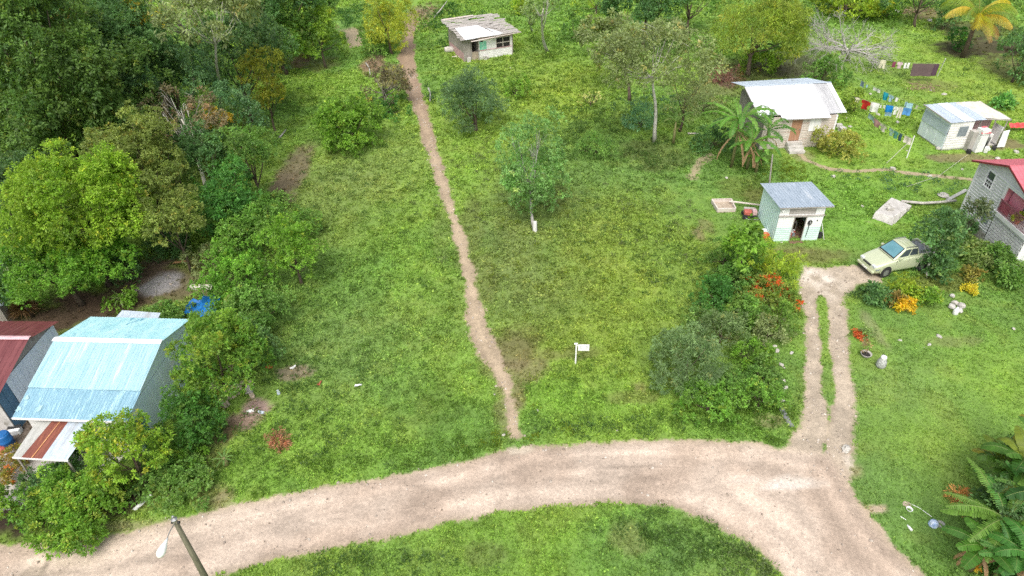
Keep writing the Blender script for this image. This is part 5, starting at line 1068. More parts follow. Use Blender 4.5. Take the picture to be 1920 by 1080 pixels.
# dead palm skirt above the maroon roof
t = thing('dry_palm', 'heap of dry brown palm leaves behind the maroon roof', 'plant', G(52,590)); rng = np.random.default_rng(2); Lv = Leaves(); N = 900
d = rnd_dirs(N, rng); d[:,2] = np.abs(d[:,2])*.8; Lv.add(d*.25*rng.uniform(0,1,(N,1))+np.array([0,0,.5]), d, unit(rng.normal(size=(N,3))+[0,0,1]), rng.uniform(.4,1.1,N), .06, C(.26,.17,.09)*rng.normal(1,.25,(N,1)).clip(.4,1.7), droop=.25)
Lv.build('dry_leaves', LEAF, t); MB().tube([(0,0,-.1),(0,0,.7)],[.14,.1],8).build('stump', BARKB, t)

# ---------------------------------------------------------------- car
def car():
    o = np.array([23.53,34.65]); a = math.atan2(.58,2.55); o = o-.86*np.array([math.cos(a),math.sin(a)])+.12*np.array([math.sin(a),-math.cos(a)])
    r = thing('pickup_truck', 'pale green double-cab pickup half hidden by the dark citrus tree', 'pickup truck', (o[0],o[1],.0), a); r.scale = (1, 1, 1.17)
    paint, nt, N, L = new_mat('pale_green_car_paint'); out = N.new('ShaderNodeOutputMaterial'); b = N.new('ShaderNodeBsdfPrincipled'); L.new(b.outputs[0], out.inputs[0])
    tc = N.new('ShaderNodeTexCoord'); nz = N.new('ShaderNodeTexNoise'); nz.inputs['Scale'].default_value = 3; L.new(tc.outputs['Object'], nz.inputs[0]); rp = N.new('ShaderNodeValToRGB'); rp.color_ramp.elements[0].color = (.52,.56,.36,1); rp.color_ramp.elements[1].color = (.62,.66,.46,1); L.new(nz.outputs['Fac'], rp.inputs[0]); L.new(rp.outputs[0], b.inputs['Base Color'])
    b.inputs['Metallic'].default_value = .25; b.inputs['Roughness'].default_value = .35; b.inputs['Coat Weight'].default_value = .6; b.inputs['Coat Roughness'].default_value = .1
    W = 1.72
    # lower body: stations nose to tail, half sections
    st = [(-.02,.34,.50,.50,.50),(.03,.26,.62,.70,.56),(.16,.22,.74,.80,.66),(.40,.21,.82,.85,.72),(.9,.21,.92,.87,.74),(1.35,.21,1.0,.87,.76),(1.7,.21,1.02,.87,.78),(2.6,.21,1.04,.87,.79),(3.5,.21,1.06,.87,.79),(3.95,.22,1.05,.86,.78),(4.15,.26,1.0,.82,.76),(4.22,.40,.80,.74,.7)]
    m = MB(); nsec = 12
    for (x, zb, zt, hw, tw) in st:
        s = [(-tw,zt),(-tw-.5*(hw-tw),zt-.03),(-hw+.015,zt-.16),(-hw,(zb+zt)/2),(-hw+.01,zb+.12),(-hw+.07,zb)]; s = s+[(-y,z) for y,z in reversed(s)]
        m.v += [(x, W/2+y, z) for y,z in s]
    for k in range(len(st)-1):
        for j in range(nsec): i = k*nsec; jj = (j+1)%nsec; m.f.append((i+j,i+jj,i+nsec+jj,i+nsec+j))
    m.f.append(tuple(range(nsec-1,-1,-1))); m.f.append(tuple((len(st)-1)*nsec+j for j in range(nsec)))
    body = m.build('body', paint, r, smooth=True); md = body.modifiers.new('s','SUBSURF'); md.levels = md.render_levels = 1
    # cabin
    base = [(1.22,.10,1.02),(1.22,W-.10,1.02),(3.12,W-.12,1.05),(3.12,.12,1.05)]; roof = [(2.02,.26,1.52),(2.02,W-.26,1.52),(2.95,W-.27,1.50),(2.95,.27,1.50)]
    m = MB(); i = 0; m.v = base+roof; m.f = [(4,5,6,7),(0,1,5,4),(1,2,6,5),(2,3,7,6),(3,0,4,7)]; m.build('cabin', paint, r, bevel=.05, smooth=True)
    glass = M['glass']
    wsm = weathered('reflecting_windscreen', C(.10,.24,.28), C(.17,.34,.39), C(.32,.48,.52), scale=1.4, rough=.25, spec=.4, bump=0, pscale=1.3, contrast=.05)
    def quad_on(a, b, c, d, off, u0, u1, v0, v1):
        a,b,c,d = map(Vector,(a,b,c,d)); n = (b-a).cross(d-a).normalized()*off
        f = lambda u,v: a*(1-u)*(1-v)+b*u*(1-v)+c*u*v+d*(1-u)*v+n
        return [f(u0,v0),f(u1,v0),f(u1,v1),f(u0,v1)]
    m = MB(); m.q(*quad_on(base[1],base[0],roof[0],roof[1],.012,.03,.97,.04,.96)); m.build('windscreen_surround', M['rubber'], r)
    m = MB(); m.q(*quad_on(base[1],base[0],roof[0],roof[1],.018,.08,.92,.12,.92)); m.build('windscreen', wsm, r)
    m = MB(); m.q(*quad_on(base[3],base[2],roof[2],roof[3],.012,.08,.92,.25,.9)); m.build('rear_window', glass, r)
    for s in (0,1):
        A,B,Cc,D = (base[0],base[3],roof[3],roof[0]) if s == 0 else (base[2],base[1],roof[1],roof[2]); 
        rg = ((.14,.52),(.57,.92)) if s == 0 else ((.08,.43),(.48,.86))
        for (u0,u1) in rg: m = MB(); m.q(*quad_on(A,B,Cc,D,.012,u0,u1,.16,.88)); m.build('side_window', glass, r)
    for x in (2.25,2.5,2.75): MB().box(x,x+.03,.4,W-.4,1.525,1.54).build('roof_rib', paint, r)
    for s in (0,1): MB().beam((2.1,.3 if s == 0 else W-.3,1.56),(2.9,.31 if s == 0 else W-.31,1.54),.03,.04).build('roof_rail', M['steel'], r)
    for x in (.86,3.47):
        for y in (.015,W-.015):
            sgn = -1 if y < 1 else 1; o2 = y
            arch = MB(); arch.tube([(x,o2-.06*sgn,.33),(x,o2+sgn*.035,.33)], .385, 24); arch.build('wheel_arch', M['rubber'], r)
            wl = MB(); wl.tube([(x,o2-.12*sgn,.31),(x,o2+sgn*.02,.31),(x,o2+sgn*.055,.31)], [.31,.31,.27], 24); wo = wl.build('wheel', M['rubber'], r, smooth=False)
            rm = MB(); rm.tube([(x,o2+.0*sgn,.31),(x,o2+sgn*.062,.31)], .19, 16); rm.build('rim', M['steel'], wo)
            fa = MB()
            for k in range(12):
                t0, t1 = math.pi*k/12, math.pi*(k+1)/12
                P = lambda t, rr, yy: (x+rr*math.cos(t), yy, .33+rr*math.sin(t))
                fa.q(P(t0,.385,o2+sgn*.04),P(t1,.385,o2+sgn*.04),P(t1,.45,o2+sgn*.03),P(t0,.45,o2+sgn*.03))
            fa.build('fender_flare', paint, r)
    for y in (.16,W-.46): MB().box(.035,.22,y,y+.30,.60,.73,.0).build('headlight', weathered('headlamp_glass', C(.55,.58,.58), C(.7,.73,.73), None, rough=.15, bump=0), r, bevel=.03)
    MB().box(-.005,.08,.52,W-.52,.60,.67).build('grille', M['rubber'], r); MB().box(-.06,.10,.08,W-.08,.28,.44).build('bumper', paint, r, bevel=.06); MB().box(-.05,.06,.3,W-.3,.20,.28).build('lower_grille', M['rubber'], r)
    MB().box(-.075,-.058,.62,W-.62,.34,.42).build('number_plate', M['plastic_white'], r)
    for y in (.0,W): s = -1 if y < 1 else 1; MB().box(1.55,1.72,y+s*.02-.07,y+s*.02+.07,1.03,1.16).build('mirror', paint, r, bevel=.03)
    MB().box(.1,4.1,.03,.05,.52,.58).build('side_moulding', M['grey_screen'], r)
    MB().box(3.2,4.12,.12,W-.12,1.045,1.075).build('bed_floor', M['steel'], r)
    for a_ in ((3.14,4.2,.02,.13),(3.14,4.2,W-.13,W-.02),(4.1,4.2,.13,W-.13)): MB().box(*a_,1.0,1.14).build('bed_side', paint, r, bevel=.02)
    for x in (1.45,2.3,3.12): MB().box(x,x+.012,-.002,.02,.38,.98).build('door_seam', M['rubber'], r)
    for x in (2.1,2.9): MB().box(x,x+.14,-.012,.01,.86,.89).build('door_handle', paint, r)
car()

# ---------------------------------------------------------------- street lamp, sign
def lamp():
    b = G(418,1145); top = np.array([-11.69,13.98,6.0]); b = np.array([top[0], top[1], 0.])
    r = thing('street_lamp', 'round wooden pole carrying a white teardrop street lamp', 'street lamp', b)
    MB().tube([(0,0,-.3),(0,0,3),(0,0,6.0)], [.14,.11,.08], 14).build('pole', M['pole'], r, smooth=True)
    MB().lathe((0,0,6.0),[(.10,0),(.11,.05),(.04,.12),(.045,.2),(.02,.22)],10).build('pole_cap', M['steel'], r)
    MB().tube([(-.14,0,5.86),(.14,0,5.86)], .05, 8).build('insulator', M['rubber'], r)
    e = Vector(G(310,1018,6.12)-b); h = Vector(G(298,1044,6.1)-b)
    MB().tube([(0,0,5.88),tuple(Vector((0,0,6.0)).lerp(e,.5)),tuple(e)], .018, 6).build('arm', M['steel'], r)
    d = (h-e); MB().tube([tuple(e+d*t) for t in (-.35,-.1,.15,.4,.65,.85,1.0,1.06)], [.025,.05,.09,.125,.14,.125,.07,.01], 14).build('lamp_head', M['sign_white'], r, smooth=True)
lamp()
def sign():
    r = thing('sign', 'small white board on a white post in the grass', 'sign', G(1079,682), R_(-3))
    MB().box(-.035,.035,-.035,.035,-.1,1.44).build('post', M['sign_white'], r); MB().box(-.11,.07,-.045,.045,1.441,1.49).build('post_cap', M['sign_white'], r)
    MB().box(.10,.70,-.02,.02,.98,1.40).build('board', M['sign_white'], r); MB().box(.035,.10,-.012,.012,1.30,1.35).build('bracket', M['sign_white'], r)
    m = MB()
    for (x, z, w) in ((.19,1.30,.1),(.31,1.30,.07),(.5,1.29,.12),(.2,1.23,.08),(.52,1.22,.1),(.21,1.13,.13),(.37,1.12,.09),(.49,1.12,.13)): m.box(x,x+w,-.026,-.0205,z-.012,z+.014)
    m.build('lettering', M['ink'], r)
sign()

# ---------------------------------------------------------------- washing lines
def cmat(name, c): return weathered(name, C(*c)*.85, C(*c), None, scale=6, rough=.9, contrast=.08)
CM = {k: cmat(k+'_fabric', v) for k, v in dict(white=(.80,.80,.76), cream=(.66,.62,.46), maroon=(.22,.05,.09), pinkwhite=(.62,.46,.50), brown=(.13,.09,.09), plum=(.10,.055,.08), greyblue=(.20,.28,.36), teal=(.02,.33,.42), paleblue=(.38,.56,.66),
      lightblue=(.42,.68,.76), red=(.58,.03,.02), blue=(.01,.20,.55), skyblue=(.10,.30,.62), palegreen=(.34,.50,.44), pink=(.50,.28,.27), green=(.09,.28,.22), navy=(.05,.10,.14), offwhite=(.70,.64,.56)).items()}
LZ = 1.85
def garment(kind, x0, y0, x1, y1, drop, c, label, z=LZ, name=None, group='washing hung out on the lines'):
    a = G(x0, y0, z); b = G(x1, y1, z); L = float(np.linalg.norm(b-a)); ang = math.atan2(b[1]-a[1], b[0]-a[0]); nm = name or {'shirt':'shirt','pants':'trousers','sheet':'sheet','small':'sock'}[kind]
    r = thing(nm, label, {'sheet':'sheet','shirt':'shirt','pants':'trousers','small':'clothing'}.get(kind,'clothing') if name is None else name.replace('_',' '), a, ang, group)
    def pan(m, P, nx=6, nz=5):
        # P: list of rows (z, xleft, xright)
        base = len(m.v); ph = random.random()*9
        for (zz, xl, xr) in P:
            for i in range(nx+1): u = xl+(xr-xl)*i/nx; m.v.append((u*L, .05*math.sin(u*9+ph)*(-zz/drop+.2)+.02*math.sin(zz*9+ph), zz))
        for k in range(len(P)-1):
            for i in range(nx): m.f.append((base+k*(nx+1)+i, base+k*(nx+1)+i+1, base+(k+1)*(nx+1)+i+1, base+(k+1)*(nx+1)+i))
    m = MB()
    if kind == 'sheet': pan(m, [(-drop*k/5, 0+.01*k, 1-.01*(k%2)) for k in range(6)], 10)
    elif kind == 'shirt': pan(m, [(0,.18,.82),(-.12*drop,.0,1.0),(-.42*drop,.02,.98)],8); pan(m, [(-.42*drop,.2,.8),(-.7*drop,.2,.8),(-drop,.16,.84)])
    elif kind == 'pants': pan(m, [(0,.1,.9),(-.35*drop,.06,.94)]); pan(m, [(-.35*drop,.06,.48),(-drop,.0,.36)],3); pan(m, [(-.35*drop,.52,.94),(-drop,.64,1.0)],3)
    else: pan(m, [(0,.1,.9),(-.6*drop,.05,.8),(-drop,.1,.95)],4)
    m.build('fabric', CM[c], r, smooth=True)
    return r
g = garment
g('pants',1651,112,1663,113,.85,'cream','cream trousers hanging alone at the start of the upper washing line')
g('small',1674,116,1682,116,.55,'maroon','maroon vest hanging left of the pinkish top',name='vest')
g('shirt',1683,116,1694,117,.65,'pinkwhite','pink and white top between the maroon vest and the white shorts')
g('small',1696,118,1701,118,.55,'white','left of the two small white pieces beside the brown sheet',name='shorts')
g('small',1702,118,1708,118,.55,'white','right of the two small white pieces beside the brown sheet',name='shorts')
g('sheet',1712,119,1752,120,1.25,'brown','large brown sheet on the upper washing line')
g('sheet',1752,120,1762,120,1.22,'plum','narrow plum sheet between the brown sheet and the pole')
g('small',1615,151,1622,155,.5,'greyblue','grey-blue piece at the upper end of the second line',name='cloth')
g('small',1624,158,1628,160,.35,'paleblue','tiny pale rag following the grey-blue piece',name='cloth')
g('sheet',1638,163,1651,169,.28,'white','long narrow white towel on the second line',name='towel')
g('sheet',1657,172,1667,176,.7,'teal','teal towel in the middle of the second line',name='towel')
g('shirt',1668,177,1677,181,.6,'paleblue','pale blue shirt next to the teal towel')
g('small',1679,182,1686,185,.35,'white','small white cloth after the pale blue shirt',name='cloth')
g('small',1698,190,1703,192,.45,'paleblue','small patterned piece before the light blue towel',name='cloth')
g('sheet',1701,193,1713,194,.65,'lightblue','light blue towel where two lines nearly meet',name='towel')
g('small',1718,196,1722,199,.3,'cream','last small cream piece near the metal shed',name='cloth')
g('shirt',1604,182,1613,184,.45,'cream','cream top at the bush end of the third line')
g('shirt',1617,185,1633,192,.85,'red','bright red shirt on the third line')
g('sheet',1634,191,1650,195,.85,'white','wide white towel beside the red shirt',name='towel')
g('small',1651,196,1655,197,.3,'white','first of the small white socks after the wide towel',group='socks')
g('small',1657,197,1661,198,.3,'white','second small white sock, next to the blue towel',group='socks')
g('sheet',1662,197,1676,199,.62,'blue','deep blue towel on the third line',name='towel')
g('sheet',1661,205.5,1674,207,.55,'paleblue','pale blue lower half hanging below the deep blue towel',z=LZ-.55,name='towel')
g('shirt',1677,199,1686,201,.75,'white','white shirt right of the deep blue towel')
g('pants',1686,200,1695,202,1.0,'offwhite','off-white trousers on the third line')
g('sheet',1695,201,1710,204,.65,'skyblue','sky blue towel ending the third line',name='towel')
g('sheet',1629,211,1643,224,.38,'palegreen','pale green striped cloth at the start of the lowest line',name='cloth')
g('sheet',1639,221,1651,231,.55,'pink','faded pink towel on the lowest line',name='towel')
g('shirt',1651,230,1663,238,.55,'offwhite','pale pink child top on the lowest line')
g('shirt',1668,239,1677,245,.55,'palegreen','mint top on the lowest line')
g('shirt',1676,244,1686,249,.6,'green','dark green top on the lowest line')
g('small',1686,249,1693,253,.6,'navy','navy piece on the lowest line',name='cloth')
g('sheet',1697,254,1710,260,.55,'offwhite','white cloth with a red mark near the bare pole',name='cloth')
WIRE = weathered('grey_wire', C(.25,.25,.24), C(.35,.35,.33), None, rough=.6)
def line(pts, label, z=LZ+.02):
    P = [G(*p, z if len(p) == 2 else p[2]) if len(p) == 2 else G(*p) for p in pts]; o = P[0]; r = thing('washing_line', label, 'washing line', o, 0, 'washing lines'); MB().tube([tuple(p-o) for p in P], .008, 4).build('cord', WIRE, r)
line([(1600,110),(1650,112),(1710,118),(1768,119)], 'cord carrying the large brown sheet')
line([(1605,146),(1638,162),(1679,181),(1735,204)], 'cord carrying the teal towel')
line([(1600,182),(1634,191),(1676,198),(1735,207)], 'cord carrying the bright red shirt')
line([(1620,204),(1651,229),(1686,248),(1712,260)], 'cord carrying the green tops down to the bare pole')
t = thing('washing_line_pole', 'white leaning pole holding the end of the upper line', 'pole', G(1757,143)); e = G(1773,110,2.2)-G(1757,143); MB().tube([(0,0,-.1), tuple(e)], [.05,.04], 8).build('post', M['white_board'], t)
t = thing('washing_line_pole', 'bare upright pole with stays at the low end of the washing', 'pole', G(1700,296)); MB().tube([(0,0,-.1),(0,0,1.95)], [.045,.04], 8).build('post', M['white_board'], t)
p0 = G(1700,296); MB().tube([(0,0,1.85), tuple(G(1662,306)-p0)], .02, 5).build('stay', M['stone'], t)
t = thing('wire', 'thin wire running from the metal shed down across the small path', 'wire', G(1812,296)); p0 = G(1812,296); MB().tube([(0,0,.3), tuple(G(1760,330,.3)-p0), tuple(G(1700,350,.2)-p0)], .015, 4).build('cord', M['stone'], t)

# ---------------------------------------------------------------- things lying about
t = thing('trough', 'rectangular timber frame trough on the grass', 'trough', G(1342,397), R_(0))
w3 = [G(1345,398)-G(1342,397), G(1378,397)-G(1342,397), G(1370,379)-G(1342,397), G(1334,380)-G(1342,397)]
for i in range(4): a = w3[i]; b = w3[(i+1)%4]; MB().beam((a[0],a[1],.16),(b[0],b[1],.16),.09,.32-.01*i).build('side_board', M['pale_wood'], t)
MB().q(*[(p[0],p[1],.08) for p in w3]).build('bottom_board', M['brown_stone'], t)
t = thing('timber_pole', 'long round timber running from trough to blue shed', 'timber', G(1366,384)); p0 = G(1366,384); e = G(1432,391)-p0; MB().tube([(0,0,.3), tuple(e*.5+[0,0,.28]), (e[0],e[1],.25)], [.075,.07,.06], 8).build('log', M['pale_wood'], t)
t = thing('garden_tiller', 'worn red engine cart between trough and blue shed', 'machine', G(1404,408), R_(-8))
MB().box(-.42,.12,-.22,.22,.28,.58,.02).build('hood', M['red_paint'], t, bevel=.05); MB().box(.14,.48,-.24,.24,.3,.66,.02).build('tank', weathered('faded_pink_tank', C(.5,.3,.3), C(.62,.46,.46), None, rough=.5), t, bevel=.07)
MB().box(-.4,.4,.2,.42,.3,.66,.03).build('engine', M['grey_wood'], t, bevel=.03); MB().box(-.44,.5,-.2,.3,.16,.27).build('chassis', M['rubber'], t)
for (x, y) in ((-.34,-.27),(.36,-.27),(-.34,.36),(.36,.36)): wo = MB().tube([(x,y-.05,.18),(x,y+.05,.18)], .18, 16).build('wheel', M['rubber'], t)
MB().tube([(-.3,-.3,.14),(-.1,-.42,.1),(.2,-.42,.1),(.6,-.38,.1)], .02, 5).build('hitch', M['steel'], t)
t = thing('concrete_slab', 'pale broken concrete tank cover in the grass', 'slab', G(1668,405))
p0 = G(1668,405); P3 = [G(1634,410), G(1673,424), G(1709,391), G(1668,376)]; P4 = [G(1640,400,.3), G(1674,410,.3), G(1709,388,.3), G(1670,374,.3)]
m = MB(); m.v = [tuple(p-p0+np.array([0,0,-.05])) for p in P3]+[tuple(p-p0+np.array([0,0,.12+.06*(i%2)])) for i, p in enumerate(P4)]; m.f = [(4,5,6,7),(0,1,5,4),(1,2,6,5),(2,3,7,6),(3,0,4,7)]; m.build('slab_body', M['white_conc'], t, bevel=.04)
MB().box(-.3,.15,.0,.25,.45,.62,.06).build('lump', M['stone'], t)
t = thing('pipe', 'long white pipe from the concrete slab towards the grey house', 'pipe', G(1687,385)); p0 = G(1687,385); MB().tube([(0,0,.35), tuple(G(1730,381,.3)-p0), tuple(G(1765,379,.3)-p0), tuple(G(1792,376,.3)-p0)], .10, 10).build('pipe_body', M['stone'], t, smooth=True)
t = thing('plank', 'greenish plank laid beside the long white pipe', 'plank', G(1775,378)); p0 = G(1775,378); MB().beam((0,0,.12), tuple(G(1812,356,.12)-p0), .25, .08).build('board', M['cement_sheet'], t)
t = thing('rock', 'flat pale rock just above the long white pipe', 'rock', G(1768,368)); MB().lathe((0,0,0),[(.3,0),(.42,.1),(.3,.2),(.1,.22)],8).build('rock_body', M['stone'], t)
ROCKS = [(1452,650,.16,'white stone at the top of the line beside the driveway'),(1457,659,.2,'larger white stone second in the line beside the driveway'),(1464,685,.2,'white stone in the middle of the line beside the driveway'),(1470,690,.13,'small white stone touching the middle one of the line'),
  (1469,714,.15,'white stone below the middle of the line'),(1472,728,.2,'long white stone low in the line beside the driveway'),(1467,752,.2,'lowest white stone just above the grey board'),(1441,611,.14,'small pale stone under the red flowered bush'),(1484,663,.16,'mossy stone between line and driveway'),
  (1157,808,.13,'white stone on the verge above the road'),(944,816,.13,'flat white stone at the foot of the footpath'),(1008,770,.09,'tiny pale stone in the bare grass right of the path'),(927,740,.09,'pale leaf-like stone left of the footpath'),(1586,843,.3,'pale rock at the mouth of the driveway'),
  (1687,639,.14,'round white stone on the right lawn'),(1742,647,.14,'grey stone on the lawn below the rock pile'),(1760,632,.2,'pale stone slab in the thin lawn grass'),(1733,652,.06,'tiny white stone beside the grey one on the lawn'),(1900,617,.14,'white stick-like stone at the right edge of the lawn'),
  (1593,239,.25,'white basin-like stone right of the house corner'),(1587,222,.14,'small white stone above the basin-like one'),(1646,216,.24,'round white basin on the grass under the washing'),(1632,177,.2,'round white ball on the grass between the lines'),(1683,230,.24,'grey and white object on the grass below the lines'),
  (1770,178,.3,'pinkish white heap on the slope above the metal shed'),(1745,170,.18,'small stone left of the pinkish heap'),(1674,317,.25,'stone lying on the small garden path'),(1743,331,.22,'pale stone at the bend of the small garden path'),(1681,24,.55,'big white stone beside the brush pile'),(1743,40,.4,'round white stone right of the brush pile'),
  (1640,395,.1,'pebble on the grass left of the concrete slab'),(1617,388,.18,'pale litter on the grass right of the blue shed'),(1562,332,.25,'white scrap on the grass behind the blue shed'),(1362,334,.16,'white scrap on the grass under the banana plants'),(1465,455,.1,'small white stone at the blue shed doorstep'),
  (957,128,.16,'pale stone in the grass below the shack'),(838,136,.14,'white scrap beside the footpath below the shack'),(927,1028,.06,'white scrap on the grass inside the road bend'),(940,1068,.06,'second white scrap inside the road bend'),(1905,335,.2,'pinkish stone beside the grey house'),
  (1905,286,.3,'pale pink stone above the red roof'),(1870,298,.25,'white stone above the red roof'),(1804,318,.14,'little heap of pebbles below the metal shed'),(1700,283,.1,'pebble near the bare washing pole')]
for i, (px, py, s, lb) in enumerate(ROCKS):
    t = thing('stone', lb, 'stone', G(px,py), i*1.3); rng = np.random.default_rng(i); m = MB(); n = 8
    s *= .85; m.lathe((0,0,0),[(s*.8,-.02),(s,s*.25),(s*.85,s*.6),(s*.35,s*.8)],n); m.v = [(v[0]*(1+.2*rng.normal()), v[1]*(.75+.15*rng.normal()), v[2]*(1+.1*rng.normal())) for v in m.v]; m.build('stone_body', M['stone'] if 'grey' not in lb and 'mossy' not in lb else M['white_conc'], t, bevel=s*.08)
t = thing('board', 'slatted grey board lying at the edge of the driveway', 'board', G(1475,783)); p0 = G(1475,783); MB().beam(tuple(G(1464,765,.1)-p0), tuple(G(1484,800,.05)-p0), .26, .05).build('plank_body', M['steel'], t)
t = thing('flower_pot', 'dark bowl planter standing on the right lawn', 'planter', G(1622,669)); MB().lathe((0,0,0),[(.16,0),(.27,.2),(.30,.26),(.27,.26),(.22,.16)],18).build('bowl', M['concrete'], t, smooth=True); MB().lathe((0,0,.18),[(.22,0),(.2,.03)],14).build('soil', M['dark'], t)
Lv = Leaves(); rng = np.random.default_rng(12); crown(Lv, (0,.1,.6), .28, .3, [(.10,.10,.05),(.3,.2,.12)], rng, 'sparse', .1, 6, dens=.6); Lv.build('stems', LEAF, t); MB().tube([(0,0,.2),(.05,.1,.6)], .02, 5).build('stem', BARKB, t)
T('flowering_plant','red flowering plant beside the driveway lawn edge','plant',1612,628,8,9,.35,[(.36,.08,.03),(.48,.14,.05),(.1,.18,.03)],leaf=.11,nl=5)
T('flowering_plant','pale grey-leaved plant next to the red flowering one','plant',1627,628,10,12,.35,P_pale,leaf=.1,nl=5)
t = thing('gas_bottle', 'mossy grey sack with a white top on the lawn', 'sack', G(1650,688), .2); MB().lathe((0,0,0),[(.2,0),(.26,.15),(.24,.42),(.14,.62),(.1,.66)],14).build('sack_body', weathered('speckled_sack', C(.22,.23,.21), C(.55,.56,.53), None, scale=14, rough=.9, contrast=.4), t, smooth=True); MB().lathe((0,0,.6),[(.11,0),(.16,.06),(.15,.16),(.06,.2)],14).build('white_top', M['plastic_white'], t, smooth=True); t.name = 'sack'
for i, (px, py, s, nm, lb) in enumerate([(1783,577,.22,'stone','dark mossy stone left in the rock pile'),(1790,570,.2,'stone','rounded top stone of the rock pile'),(1802,576,.24,'stone','pale right-hand stone of the rock pile'),(1798,584,.2,'stone','low front stone of the rock pile'),(1785,556,.16,'stone','single ring-like stone above the rock pile')]):
    t = thing(nm, lb.replace('right-hand ',''), 'stone', G(px,py), i); m = MB(); rng = np.random.default_rng(50+i); m.lathe((0,0,0),[(s*.8,0),(s,s*.4),(s*.8,s*.9),(s*.3,s*1.1)],8); m.v = [(v[0]*(1+.15*rng.normal()), v[1]*(1+.15*rng.normal()), v[2]) for v in m.v]; m.build('stone_body', M['stone'] if i in (1,2) else M['white_conc'], t, bevel=.02)
t = thing('jug', 'white jug standing against the rock pile', 'jug', G(1790,589)); MB().lathe((0,0,0),[(.13,0),(.15,.05),(.15,.35),(.06,.45),(.05,.52)],14).build('jug_body', M['plastic_white'], t, smooth=True)
# lower right bits
t = thing('flat_stone', 'flat tan disc at the end of the white hose', 'disc', G(1700,947)); MB().lathe((0,0,0),[(.17,0),(.19,.03),(.17,.06)],14).build('disc_body', M['brown_stone'], t)
t = thing('bowl', 'small white bowl beside the flat tan disc', 'bowl', G(1704,957)); MB().lathe((0,0,0),[(.09,0),(.13,.1),(.14,.11),(.11,.1),(.08,.03)],14).build('bowl_body', M['plastic_white'], t)
t = thing('hose', 'thin white hose from tan disc to blue-white bag', 'hose', G(1705,945)); p0 = G(1705,945); MB().tube([(0,0,.05), tuple(G(1725,953,.06)-p0), tuple(G(1747,969,.1)-p0)], .014, 5).build('hose_body', M['plastic_white'], t)
t = thing('bottle', 'white bottle lying on the lower lawn', 'bottle', G(1706,992)); p0 = G(1706,992); a = G(1710,995,.07)-p0; b = G(1701,984,.07)-p0; MB().tube([tuple(a), tuple(a*.4+b*.6), tuple(b)], [.055,.055,.02], 10).build('bottle_body', M['plastic_white'], t)
t = thing('bottle', 'short white tube above the lying bottle', 'tube', G(1695,974)); MB().tube([(-.1,.12,.04),(.05,-.06,.04)], .025, 8).build('tube_body', M['plastic_white'], t)
t = thing('bag', 'blue and white plastic bag beside the big banana plant', 'bag', G(1748,986)); MB().lathe((0,0,0),[(.16,0),(.2,.1),(.16,.28),(.06,.36)],9).build('bag_body', weathered('blue_white_plastic', C(.30,.42,.68), C(.72,.76,.84), None, scale=5, rough=.4), t)
t = thing('pot', 'grey pot tucked beside the blue and white bag', 'pot', G(1762,986)); MB().lathe((0,0,0),[(.12,0),(.17,.16),(.15,.17),(.1,.05)],12).build('pot_body', M['cement_sheet'], t)
# blue sheet, planks, ruin
t = thing('tarpaulin', 'crumpled bright blue sheet half hidden by bushes', 'tarpaulin', G(383,582)); 
rng = np.random.default_rng(6); n = 12; m = MB()
for j in range(n):
    for i in range(n):
        u, v = i/(n-1)-.5, j/(n-1)-.5; m.v.append((u*2.0+.12*rng.normal()*abs(v), v*1.7+.12*rng.normal()*abs(u), .25+.22*math.sin(u*5)*math.cos(v*4)+.09*rng.normal()+.3*(v+.5)))
for j in range(n-1):
    for i in range(n-1): 
        if not (i < 4 and j > 8) : m.f.append((j*n+i, j*n+i+1, (j+1)*n+i+1, (j+1)*n+i))
m.build('sheet_fabric', M['tarp'], t, smooth=True)
for i, (px, py, lb) in enumerate([(368,541,'first whitish plank below the weed heap'),(391,541,'second whitish plank beside the first')]):
    t = thing('plank', lb, 'plank', G(px,py), -.08); MB().box(-.36,.36,-.16,.16,0,.22,.02).build('board', M['cream_sheet'], t)
t = thing('dry_leaf', 'large dry orange-brown leaf by the brown soil', 'leaf', G(338,494), .2); MB().corr((-.5,-.12,.1),(.5,-.1,.12),(.45,.15,.1),(-.4,.12,.12), .5, .05, 'wave', rows=4).build('leaf_blade', weathered('dry_leaf', C(.36,.2,.09), C(.5,.3,.16), None, rough=.9), t)
RUIN = [(420,752,.55,.3,.3,.9,'block at the left end of the broken wall'),(433,746,.6,.28,.4,.4,'long block in the broken wall'),(447,739,.5,.3,.45,.45,'stacked blocks in the middle of the broken wall'),(423,762,.35,.3,.5,1.0,'lowest block at the left of the broken wall'),(470,733,.3,.5,.4,0,'grey block at the right end of the broken wall'),(405,730,.5,.4,.35,.3,'rounded block under the leafy tree'),(463,722,.7,.2,.25,0,'flat block above the right end of the broken wall'),(474,745,.25,.3,.2,.5,'small block below the right end of the broken wall')]
for i, (px, py, a, b, h, rz, lb) in enumerate(RUIN):
    t = thing('masonry_block', lb, 'block', G(px,py), rz, 'blocks of the broken wall'); MB().box(-a/2,a/2,-b/2,b/2,0,h,.05).build('block_body', M['brown_stone'] if i != 4 else M['concrete'], t, bevel=.03)
    if i in (1,2): MB().box(-a/2+.03,a/2-.05,-b/2+.02,b/2,h+.01,h+.2,.03).build('upper_block', M['brown_stone'], t, bevel=.02)
t = thing('litter', 'white wrapper lying on the open grass', 'litter', G(672,725), .2); MB().corr((-.2,-.06,.1),(.2,-.05,.12),(.18,.07,.1),(-.17,.08,.12), .2, .03, 'wave', rows=3).build('wrapper', M['plastic_white'], t)
